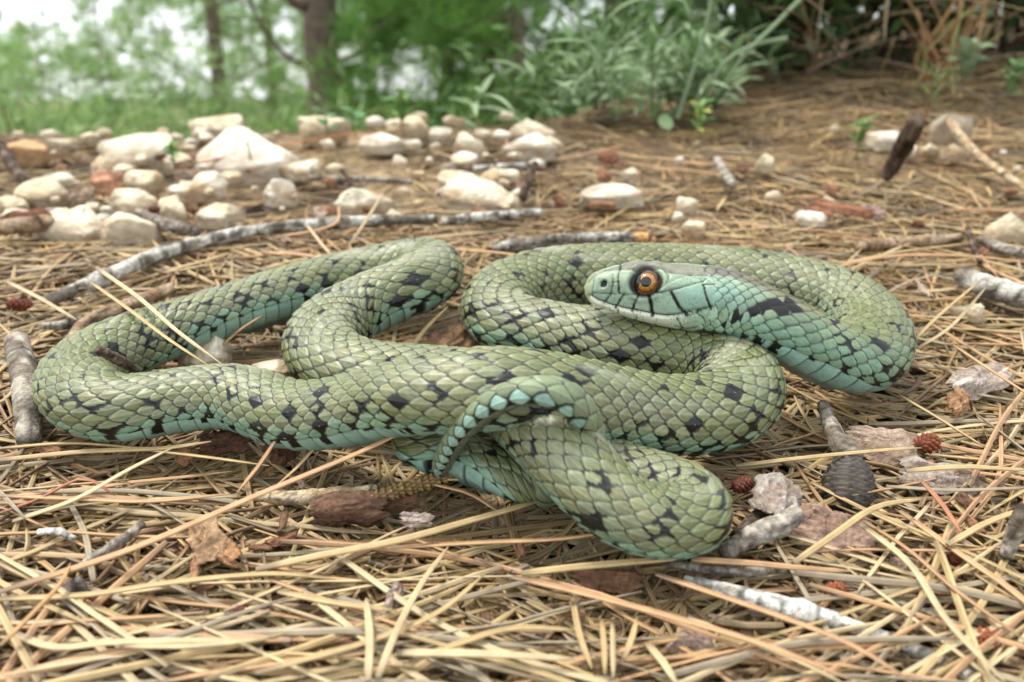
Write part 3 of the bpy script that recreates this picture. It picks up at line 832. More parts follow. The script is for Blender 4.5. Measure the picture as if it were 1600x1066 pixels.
# ------------------------------------------------------------------ sticks, bark, cones
def tube(P, R, nr=10, bump=0.12, seed=0, knots=()):
    """tapered uneven tube through P with radii R -> V, F, (s, angle) per vertex"""
    P = np.asarray(P, float); R = np.asarray(R, float)
    A = catmull(np.c_[P, R], 12); s, A = resample(A, max(float(R.mean()) * .45, .0008))
    n = len(A); c = A[:, :3]; r = A[:, 3]
    T = unit(np.gradient(c, axis=0))
    ref = np.array((0.31, 0.2, 0.93)); Sx = unit(np.cross(T, ref)); Ux = np.cross(Sx, T)
    th = np.linspace(0, 2 * math.pi, nr, endpoint=False)
    sg, tg = np.meshgrid(s / max(r.mean(), 1e-6), th, indexing='ij')
    d = 1 + bump * 2 * (fbm(sg * .55 + seed, np.cos(tg) * 1.3 + 5 + np.sin(tg), seed % 61, 3) - .5) + bump * .8 * (vnoise(sg * 2.2, tg * 1.1 + seed, seed % 53) - .5)
    for (f, a) in knots: d = d + a * np.exp(-((s[:, None] / s[-1] - f) / (1.2 * r.mean() / s[-1])) ** 2)
    rr = r[:, None] * d
    V = c[:, None] + Sx[:, None] * (np.cos(tg) * rr)[..., None] + Ux[:, None] * (np.sin(tg) * rr)[..., None]
    idx = np.arange(n * nr).reshape(n, nr)
    a, b = idx[:-1], idx[1:]
    F = np.stack((a, b, np.roll(b, -1, 1), np.roll(a, -1, 1)), -1).reshape(-1, 4)
    V = V.reshape(-1, 3)
    k = len(V); V = np.vstack((V, c[0] - T[0] * r[0] * .15, c[-1] + T[-1] * r[-1] * .15))
    cap = [(k, int(idx[0, j]), int(idx[0, (j + 1) % nr]), int(idx[0, (j + 1) % nr])) for j in range(nr)]
    Fl = [tuple(map(int, f)) for f in F] + [(k, int(idx[0, j]), int(idx[0, (j + 1) % nr])) for j in range(nr)] + [(k + 1, int(idx[-1, (j + 1) % nr]), int(idx[-1, j])) for j in range(nr)]
    return V, Fl, np.r_[sg.ravel(), sg.min(), sg.max()], np.r_[tg.ravel(), 0, 0]
WOODS = {'grey': (lin(118, 108, 96), lin(164, 156, 142), .52), 'lichen': (lin(112, 104, 92), lin(190, 186, 174), .5), 'white': (lin(138, 132, 120), lin(206, 204, 194), .42),
         'brown': (lin(136, 112, 86), lin(170, 150, 124), .55), 'dark': (lin(72, 58, 48), lin(112, 98, 84), .55), 'tan': (lin(160, 136, 104), lin(190, 172, 142), .5)}
def stick(pts, label, kind, seed, cat='stick', name='stick', bump=.14, knots=(), group=None, endcol=None, lift=0.0, parts=None):
    """pts: (u, v, width_px, height above litter in mm)"""
    P, R = [], []
    for (u, v, w, z) in pts:
        q = px(u, v, 0)
        zz = base_z(q[0], q[1])
        for _ in range(2):
            r = w / 2 * axial(u, v, zz) / FPX
            q = px(u, v, zz + z / 1000 + r * .7); zz = base_z(q[0], q[1])
        P.append(q); R.append(r)
    P = np.array(P)
    keep_clear(resample(P, .004)[1], max(R))
    V, F, sg, tg = tube(P, R, 12, bump, seed, knots)
    a, b, th = WOODS[kind]
    n = fbm(sg * .5 + seed, np.cos(tg) * 1.5 + np.sin(tg) * 1.1, seed % 71, 4); n2 = vnoise(sg * 1.6, tg * .6, seed % 67)
    f = sstep(th - .08, th + .10, n)[:, None]
    col = (a * (1 - f) + b * f) * (0.75 + .5 * n2[:, None])
    crack = np.maximum(sstep(.76, .86, vnoise(sg * 1.5 + 7, tg * .3, seed % 43)), .8 * sstep(.72, .84, vnoise(sg * .35 + 3, tg * 2.6, seed % 37)))[:, None]
    col = col * (1 - .72 * crack) * (.8 + .4 * vnoise(sg * 4.0, tg * 3.0, 5)[:, None])
    if endcol is not None:
        e = sstep(sg.max() - 3.0, sg.max() - 1.5, sg)[:, None]; col = col * (1 - e) + endcol * e
    base = P[0].copy()
    o = mesh_obj(name, V - base, F, M['wood'], None, np.clip(col, 0, 1), loc=base)
    tag(o, label, cat, group)
    # the litter now rises to the stick
    return o
stick([(74, 470, 20, 0), (150, 440, 24, 1), (250, 397, 22, 1), (350, 370, 20, 1), (440, 355, 19, 1), (560, 346, 18, 1), (684, 342, 15, 1)], 'long pale grey lichen crusted stick lying behind the left coils', 'lichen', 1, knots=((.12, .2), (.3, .15), (.5, .15), (.75, .15)))
stick([(690, 346, 14, 0), (760, 338, 15, 1), (845, 332, 12, 0)], 'short pale stick in line with the long lichen crusted one', 'lichen', 2)
stick([(770, 388, 18, 0), (850, 378, 20, 1), (930, 372, 20, 1), (1012, 371, 15, 1)], 'rough lichen stick with a broken orange end behind the snake', 'lichen', 3, endcol=lin(206, 160, 104))
stick([(26, 534, 36, 0), (38, 590, 38, 0), (44, 640, 40, 0), (46, 690, 36, -2)], 'thick grey cracked stick pointing past the left bend of the snake', 'grey', 4, bump=.08, knots=((.3, .08),))
stick([(268, 452, 20, 0), (200, 478, 22, 0), (140, 500, 20, 0), (104, 548, 22, 0), (80, 585, 18, -2)], 'bent brown stick curving round the left bend of the snake', 'brown', 5)
stick([(128, 500, 14, 0), (95, 508, 16, 0), (62, 510, 10, 0)], 'grey split side piece against the bent brown stick', 'grey', 6, name='wood_splinter')
stick([(152, 546, 11, 27), (180, 560, 13, 22), (214, 578, 12, 15)], 'short ribbed dark twig poking up inside the left bend', 'dark', 7, bump=.25)
stick([(1070, 908, 18, 0), (1130, 922, 24, 1), (1200, 942, 32, 1), (1262, 958, 30, 1), (1330, 978, 22, 0), (1400, 1004, 22, -1), (1480, 1040, 26, -1), (1560, 1085, 30, -1)], 'white lichen covered branch crossing the needles in front of the snake', 'white', 8, bump=.18, knots=((.4, .25),))
stick([(1384, 276, 20, 0), (1402, 246, 22, 14), (1420, 214, 22, 30), (1434, 186, 14, 44)], 'dark stick leaning upward with a green pine seedling at its top', 'dark', 9, bump=.2)
stick([(1500, 430, 30, 2), (1545, 448, 34, 2), (1625, 472, 38, 2)], 'stout lichen stick at the edge of the litter beyond the coil', 'lichen', 10, bump=.2)
stick([(1340, 386, 18, 0), (1400, 380, 20, 0), (1500, 372, 16, 0)], 'straight brown stick lying across the litter beyond the snake', 'brown', 11)
stick([(1132, 866, 26, 0), (1176, 838, 34, 1), (1225, 818, 34, 3), (1246, 800, 26, 5)], 'knobbly grey twig against a flake of bark beside the lowest coil', 'grey', 12, bump=.2)
stick([(1286, 632, 16, 0), (1300, 668, 26, 0), (1322, 704, 34, 0), (1348, 712, 20, 1)], 'weathered grey split stick below the neck loop', 'grey', 13, bump=.2)
stick([(1512, 356, 8, 6), (1520, 384, 9, 2), (1532, 410, 8, 0)], 'thin dark twig standing beside crossed needles', 'dark', 14, bump=.15)
stick([(1530, 374, 14, 1), (1580, 392, 16, 1), (1630, 402, 14, 1)], 'knotted grey brown twig fallen among long needles', 'grey', 15, bump=.2)
stick([(484, 278, 8, 0), (560, 280, 9, 1), (644, 284, 8, 0)], 'thin grey twig lying behind the layered stone', 'grey', 16)
stick([(0, 226, 16, 6), (18, 256, 17, 3), (40, 282, 16, 0), (80, 296, 15, 0)], 'dark bent stick lying beside the pinkish slab', 'dark', 17)
stick([(535, 266, 7, 12), (545, 282, 8, 8), (558, 300, 7, 4)], 'slim dark twig standing on the layered stone', 'dark', 18)
stick([(740, 264, 10, 0), (800, 260, 11, 1), (850, 258, 9, 0)], 'grey lichen twig next to the stone pyramid', 'lichen', 19)
stick([(816, 310, 13, 0), (824, 282, 14, 6), (836, 256, 10, 12)], 'dark forked twig leaning beside the split stone', 'dark', 20)
stick([(60, 832, 10, 3), (90, 830, 11, 4), (116, 842, 10, 3)], 'short pale grey crooked twig over foreground needles', 'white', 21, bump=.2)
stick([(122, 892, 16, 1), (160, 866, 18, 3), (196, 840, 16, 3), (222, 818, 14, 2)], 'ribbed grey twig between foreground needles', 'grey', 22, bump=.25, knots=((.2, .2), (.5, .2)))
stick([(100, 930, 30, 1), (132, 912, 32, 2)], 'stubby grey wood lump beside a red cone', 'grey', 23, bump=.25, name='wood_lump', cat='wood')
stick([(215, 330, 14, 4), (240, 344, 18, 3), (280, 356, 20, 1), (310, 362, 16, 0)], 'tapered grey driftwood piece behind the long lichen stick', 'grey', 24)
stick([(0, 355, 24, 1), (40, 352, 26, 2), (80, 346, 22, 1)], 'blunt greyish brown stick end in front of pale stones', 'brown', 25)
stick([(1120, 250, 14, 3), (1132, 270, 15, 2), (1146, 290, 14, 0)], 'pale short stick among dark soil and needles', 'grey', 26)
stick([(1150, 840, 22, 0), (1196, 800, 26, -1), (1240, 770, 22, -2)], 'dark twig beneath the bark flake', 'dark', 27)
stick([(1040, 880, 12, -1), (1130, 893, 15, 0), (1230, 890, 14, 0)], 'flat grey stem under the lowest coil edge', 'grey', 28)
stick([(1484, 190, 12, 16), (1510, 225, 13, 8), (1545, 255, 12, 4), (1610, 300, 10, 0)], 'pale purple grey dry stem arching down from the shrub', 'tan', 29)
stick([(1570, 870, 20, 2), (1585, 835, 26, 8), (1604, 800, 30, 16)], 'smooth grey root piece rising at the litter edge', 'grey', 30, bump=.1)
stick([(400, 775, 18, 0), (460, 778, 22, 0), (530, 770, 20, 0), (590, 765, 18, 1)], 'pale sandy twig behind the curled brown bark', 'tan', 31, bump=.2)

def bark_flake(u, v, wp, lp, ang, tilt, label, col, seed, curl=.3, z=1.0, cat='bark', name='bark_flake', group=None, thick=.0012):
    """irregular curved plate; wp, lp size in px, ang heading in the litter plane, tilt towards camera"""
    rs = np.random.default_rng(seed)
    q0 = px(u, v, 0); zz = base_z(q0[0], q0[1])
    q = px(u, v, zz + z / 1000); D = axial(u, v, zz)
    L, W = lp * D / FPX / 2, wp * D / FPX / 2
    keep_clear(q, max(W, L * .6))
    nu, nv = (34, 16) if lp > 50 else (16, 9)
    a, b = np.meshgrid(np.linspace(-1, 1, nu), np.linspace(-1, 1, nv), indexing='ij')
    env = (1 - .35 * np.abs(a) ** 4) * (.72 + .6 * fbm(a * 2.2 + seed, np.sign(b) * 3 + 0 * a, seed, 3))
    jag = .55 * (fbm(b * 5 + seed, 3.3 + np.sign(a) * 2, seed + 2, 3) - .5) * np.abs(a) ** 2
    x, y = L * (a * .95 + jag), W * b * env
    fib = fbm(a * 1.6 + seed, b * 11, seed + 9, 3)
    stp = sstep(.48, .52, fbm(a * 1.3 + seed, b * 2.5 + 7, seed + 4, 2))
    h = -curl * W * b * b + .35 * W * (fbm(a * 1.7 + seed, b * 1.5, seed + 5, 2) - .5) * 2 + .10 * W * (fib - .5) + .07 * W * stp
    c1_ = col * (.35 + 1.15 * fib[..., None]); c2_ = (col * .55 + lin(128, 98, 74) * .35) * (.5 + .8 * fib[..., None])
    cc = c1_ * stp[..., None] + c2_ * (1 - stp[..., None])
    th_ = thick * .55
    V = np.vstack((np.stack((x, y, h + th_ / 2), -1).reshape(-1, 3), np.stack((x, y, h - th_ / 2), -1).reshape(-1, 3)))
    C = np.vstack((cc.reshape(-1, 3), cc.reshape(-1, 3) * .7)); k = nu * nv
    F = []
    for i in range(nu - 1):
        for j in range(nv - 1):
            p_ = i * nv + j
            F.append((p_, p_ + nv, p_ + nv + 1, p_ + 1)); F.append((k + p_, k + p_ + 1, k + p_ + nv + 1, k + p_ + nv))
    rimi = [i * nv for i in range(nu)] + [(nu - 1) * nv + j for j in range(1, nv)] + [i * nv + nv - 1 for i in range(nu - 2, -1, -1)] + [j for j in range(nv - 2, 0, -1)]
    for p_, r_ in zip(rimi, rimi[1:] + rimi[:1]): F.append((p_, r_, k + r_, k + p_))
    Rm = np.array((Matrix.Rotation(ang, 3, 'Z') @ Matrix.Rotation(tilt, 3, 'X')))
    V = V @ Rm.T
    o = mesh_obj(name, V, F, M['bark'], None, np.clip(np.array(C), 0, 1), smooth=False, loc=q)
    tag(o, label, cat, group)
    return o
bark_flake(545, 800, 50, 118, .05, 1.05, 'dark reddish brown curled bark flake in front of the crossing coils', lin(100, 76, 62), 1, .9, 3)
bark_flake(618, 786, 30, 74, .15, .9, 'small brown bark sliver behind the curled flake', lin(110, 84, 66), 2, .5, 1)
bark_flake(650, 812, 22, 52, -.1, .7, 'pinkish grey bark chip beside the curled flake', lin(176, 160, 148), 3, .4, 3)
bark_flake(1222, 776, 78, 96, 1.1, .55, 'large grey bark flake with orange rim beside the lowest coil', lin(164, 154, 142), 4, .35, 6)
bark_flake(1300, 830, 80, 130, -.35, .45, 'mauve brown papery bark flake under needles', lin(150, 124, 108), 5, .3, 1)
bark_flake(1380, 690, 70, 110, -.5, .4, 'grey brown flat bark flake beneath crossing needles', lin(162, 142, 124), 6, .25, 1)
bark_flake(1470, 745, 60, 120, -.15, .4, 'wide grey fibrous bark flake under straight needles', lin(160, 148, 136), 7, .2, 1)
bark_flake(1535, 592, 44, 130, .5, .5, 'grey weathered bark strip beside the neck loop', lin(190, 178, 164), 8, .3, 4)
bark_flake(1502, 628, 36, 60, .7, .9, 'tan split bark edge under the grey weathered strip', lin(172, 132, 96), 9, .3, 3)
bark_flake(1445, 452, 26, 56, 1.45, .6, 'upright greyish wooden chip behind the right bend', lin(176, 158, 138), 10, .1, 8)
bark_flake(310, 850, 66, 105, -1.1, .8, 'torn light brown papery husk in the foreground litter', lin(166, 136, 104), 11, .6, 4)
bark_flake(345, 860, 34, 80, -.6, .7, 'frayed fibrous strip hanging from the papery husk', lin(170, 128, 92), 12, .5, 5)
bark_flake(300, 895, 20, 60, -1.3, .9, 'narrow shred of brown husk at the torn edge', lin(158, 118, 86), 13, .4, 4)
bark_flake(1318, 322, 24, 88, -.6, .5, 'reddish brown curved bark strip lying beyond the snake', lin(146, 102, 78), 14, .5, 3)
bark_flake(1352, 330, 30, 60, -.4, .4, 'mauve grey bark chip beside the reddish strip', lin(176, 156, 146), 15, .2, 1)
bark_flake(40, 338, 26, 70, .5, .8, 'dark chocolate bark curl lying over a pale stone', lin(112, 70, 52), 16, .6, 8)
bark_flake(720, 540, 90, 90, .9, .6, 'brown fibrous husk between two coils of the snake', lin(140, 110, 84), 17, .5, 4)
bark_flake(620, 935, 30, 60, 1.4, .8, 'small mauve bark tip poking from foreground needles', lin(150, 132, 120), 18, .3, 3)
bark_flake(445, 700, 40, 60, .9, .9, 'dark red brown bark scrap below the front coil', lin(104, 72, 56), 19, .4, 0)
bark_flake(350, 690, 40, 80, .2, .7, 'dark brown bark scrap under the front coil beside needles', lin(96, 70, 54), 20, .4, -1)
bark_flake(950, 905, 40, 110, -.05, .5, 'reddish bark strip beneath straw needles', lin(124, 92, 70), 21, .3, -2)
bark_flake(1085, 1015, 60, 80, .4, .5, 'pinkish grey bark flake in the near litter', lin(164, 142, 128), 22, .3, 0)
bark_flake(170, 282, 36, 44, .7, 1.0, 'rusty pink bark scale leaning on a rounded stone', lin(186, 140, 112), 23, .5, 8)
for k in range(60):
    u, v = rsx.uniform(0, 1600), rsx.choice([rsx.uniform(240, 400), rsx.uniform(700, 1040)])
    q = px(u, v, 0); j, i = hcell(np.array([q[0]]), np.array([q[1]]))
    if SMASK[j, i][0]: continue
    c = [lin(140, 104, 78), lin(158, 140, 122), lin(142, 100, 76), lin(108, 82, 64)][k % 4]
    lab = ['small brown bark chip lying in the litter', 'small greyish bark chip lying in the litter', 'small rusty bark chip lying in the litter', 'small dark bark chip lying in the litter'][k % 4]
    grp = ['brown bark chips in the litter', 'greyish bark chips in the litter', 'rusty bark chips in the litter', 'dark bark chips in the litter'][k % 4]
    bark_flake(u, v, rsx.uniform(10, 26), rsx.uniform(20, 52), rsx.uniform(-1.5, 1.5), rsx.uniform(.2, .9), lab, c, 100 + k, rsx.uniform(.2, .6), rsx.uniform(-1, 2), name='bark_chip', group=grp)

def scaly_cone(u, v, lp, wp, ang, label, col, seed, z=2.0, name='pine_cone', cat='cone', group=None, spikes=.25, rows=9, around=8, pitch=.0):
    q0 = px(u, v, 0); zz = base_z(q0[0], q0[1])
    q = px(u, v, zz + z / 1000); D = axial(u, v, zz)
    L, W = lp * D / FPX / 2, wp * D / FPX / 2
    keep_clear(q, max(W, L) * .9)
    nt_, na = 44, 40
    t, a = np.meshgrid(np.linspace(0, 1, nt_), np.linspace(0, 2 * math.pi, na, endpoint=False), indexing='ij')
    prof = np.sqrt(np.clip(1 - (2 * t - 1) ** 2, 0, 1)) ** .8 * (1 - .25 * t)
    ra, rb = t * rows, a / (2 * math.pi) * around
    row = np.floor(ra); ph = rb + .5 * np.mod(row, 2); fx = ph - np.floor(ph) - .5; fy = ra - row
    bumpv = np.clip(1 - (2 * np.abs(fx)) ** 2.2, 0, 1) * (fy ** .7) * np.clip((1 - fy) * 6, 0, 1)
    hz = hash01(row, np.floor(ph), np.full(t.shape, seed))
    rr = W * prof * (1 - spikes + spikes * 1.6 * bumpv * (.6 + .8 * hz)) + 1e-5
    x = (t * 2 - 1) * L + bumpv * L * .05; y = rr * np.cos(a); zq = rr * np.sin(a)
    V = np.stack((x, y, zq), -1).reshape(-1, 3)
    idx = np.arange(nt_ * na).reshape(nt_, na); A, B = idx[:-1], idx[1:]
    F = np.stack((A, B, np.roll(B, -1, 1), np.roll(A, -1, 1)), -1).reshape(-1, 4)
    C = (col * np.array((.74, .88, .95)) * (.25 + .95 * bumpv[..., None]) * (.75 + .5 * hz[..., None])).reshape(-1, 3)
    V = V @ np.array(Matrix.Rotation(ang, 3, 'Z') @ Matrix.Rotation(pitch, 3, 'Y')).T
    o = mesh_obj(name, V, F, M['cone'], None, np.clip(C, 0, 1), loc=q)
    tag(o, label, cat, group)
    return o
RED = lin(150, 74, 44)
scaly_cone(1160, 758, 34, 30, .3, 'round reddish bud against the lowest coil', lin(140, 70, 48), 1, 3)
scaly_cone(1326, 758, 98, 92, 1.2, 'large dark brown closed cone beside grey bark', lin(104, 88, 76), 2, -2, spikes=.10, rows=16, around=16, name='closed_cone', pitch=-.5)
scaly_cone(1450, 692, 42, 34, .5, 'crumbled rusty cone fragment on the grey bark', RED, 3, 4, spikes=.4)
scaly_cone(1305, 922, 40, 26, .4, 'tiny rust cone behind the white lichen branch', lin(176, 92, 54), 4, 3, spikes=.35)
scaly_cone(1540, 1000, 58, 36, .2, 'rusty cone cluster at the near right litter', lin(160, 76, 46), 5, 3, spikes=.4)
scaly_cone(376, 960, 34, 32, 1.1, 'small dull red pollen cone between foreground needles', lin(138, 76, 60), 6, 3, spikes=.3)
scaly_cone(146, 942, 44, 34, .2, 'red brown pollen cone beside the grey wood lump', lin(140, 62, 44), 7, 2, spikes=.4)
scaly_cone(215, 990, 34, 28, .6, 'orange brown cone scale lump in dark gap', lin(150, 84, 56), 8, 1, spikes=.25)
scaly_cone(30, 476, 38, 24, .1, 'rusty cone fragment at the left needles', lin(148, 72, 46), 9, 2, spikes=.4)
scaly_cone(1120, 158, 24, 24, .5, 'pinkish red dried flower head at the herb foot', lin(176, 92, 80), 11, 6, spikes=.12, name='dried_flower', cat='flower')
scaly_cone(640, 762, 150, 26, .32, 'golden brown flaky cone axis pointing up at the tail tip', lin(176, 132, 78), 12, 5, spikes=.55, rows=16, around=7, pitch=-.12, name='flaky_cone_axis')
scaly_cone(1496, 1050 - 180, 36, 22, .4, 'rust coloured cone crumb near the leaning root', lin(164, 80, 50), 13, 1, spikes=.4)
for k in range(34):
    if k < 24: u, v = rsx.uniform(180, 900), rsx.uniform(228, 345)
    else: u, v = rsx.uniform(900, 1600), rsx.uniform(230, 420)
    s_ = rsx.uniform(10, 24)
    q = px(u, v, 0); j, i = hcell(np.array([q[0]]), np.array([q[1]]))
    if SMASK[j, i][0]: continue
    scaly_cone(u, v, s_, s_ * rsx.uniform(.5, .8), rsx.uniform(-.8, .8), 'small orange brown cone scrap among stones and needles', [lin(160, 96, 64), lin(140, 82, 58), lin(170, 116, 80)][k % 3], 50 + k, .5, name='cone_scrap', group='orange brown cone scraps', spikes=.3, rows=6, around=6)

# ------------------------------------------------------------------ loose needles on top, one object each
NEEDLE_N = [0]
def needle_obj(P, w, col, label, group, sheath=True, pair=False, roll=0.0):
    P = np.asarray(P, float)
    k = len(P)
    if pair:
        T = unit(np.gradient(P, axis=0)); sd = unit(np.cross(T, np.array((0, 0, 1.0))))
        t = np.linspace(0, 1, k)[:, None]
        P2 = np.stack((P + sd * w * .8 * (1 + 2.5 * t), P - sd * w * .8 * (1 + 2.5 * t) - np.array((0, 0, .0004))))
    else: P2 = P[None]
    V, F = stems_mesh(P2, np.full(len(P2), w), PROF6, np.full(len(P2), roll))
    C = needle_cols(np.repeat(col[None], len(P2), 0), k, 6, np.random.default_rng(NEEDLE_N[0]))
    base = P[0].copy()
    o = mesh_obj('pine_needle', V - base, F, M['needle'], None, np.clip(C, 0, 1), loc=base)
    tag(o, label, 'pine needle', group)
    NEEDLE_N[0] += 1
    return o
STRAW, ORANGE, PALE, GREYN = lin(182, 158, 112), lin(184, 146, 106), lin(192, 172, 132), lin(152, 138, 114)
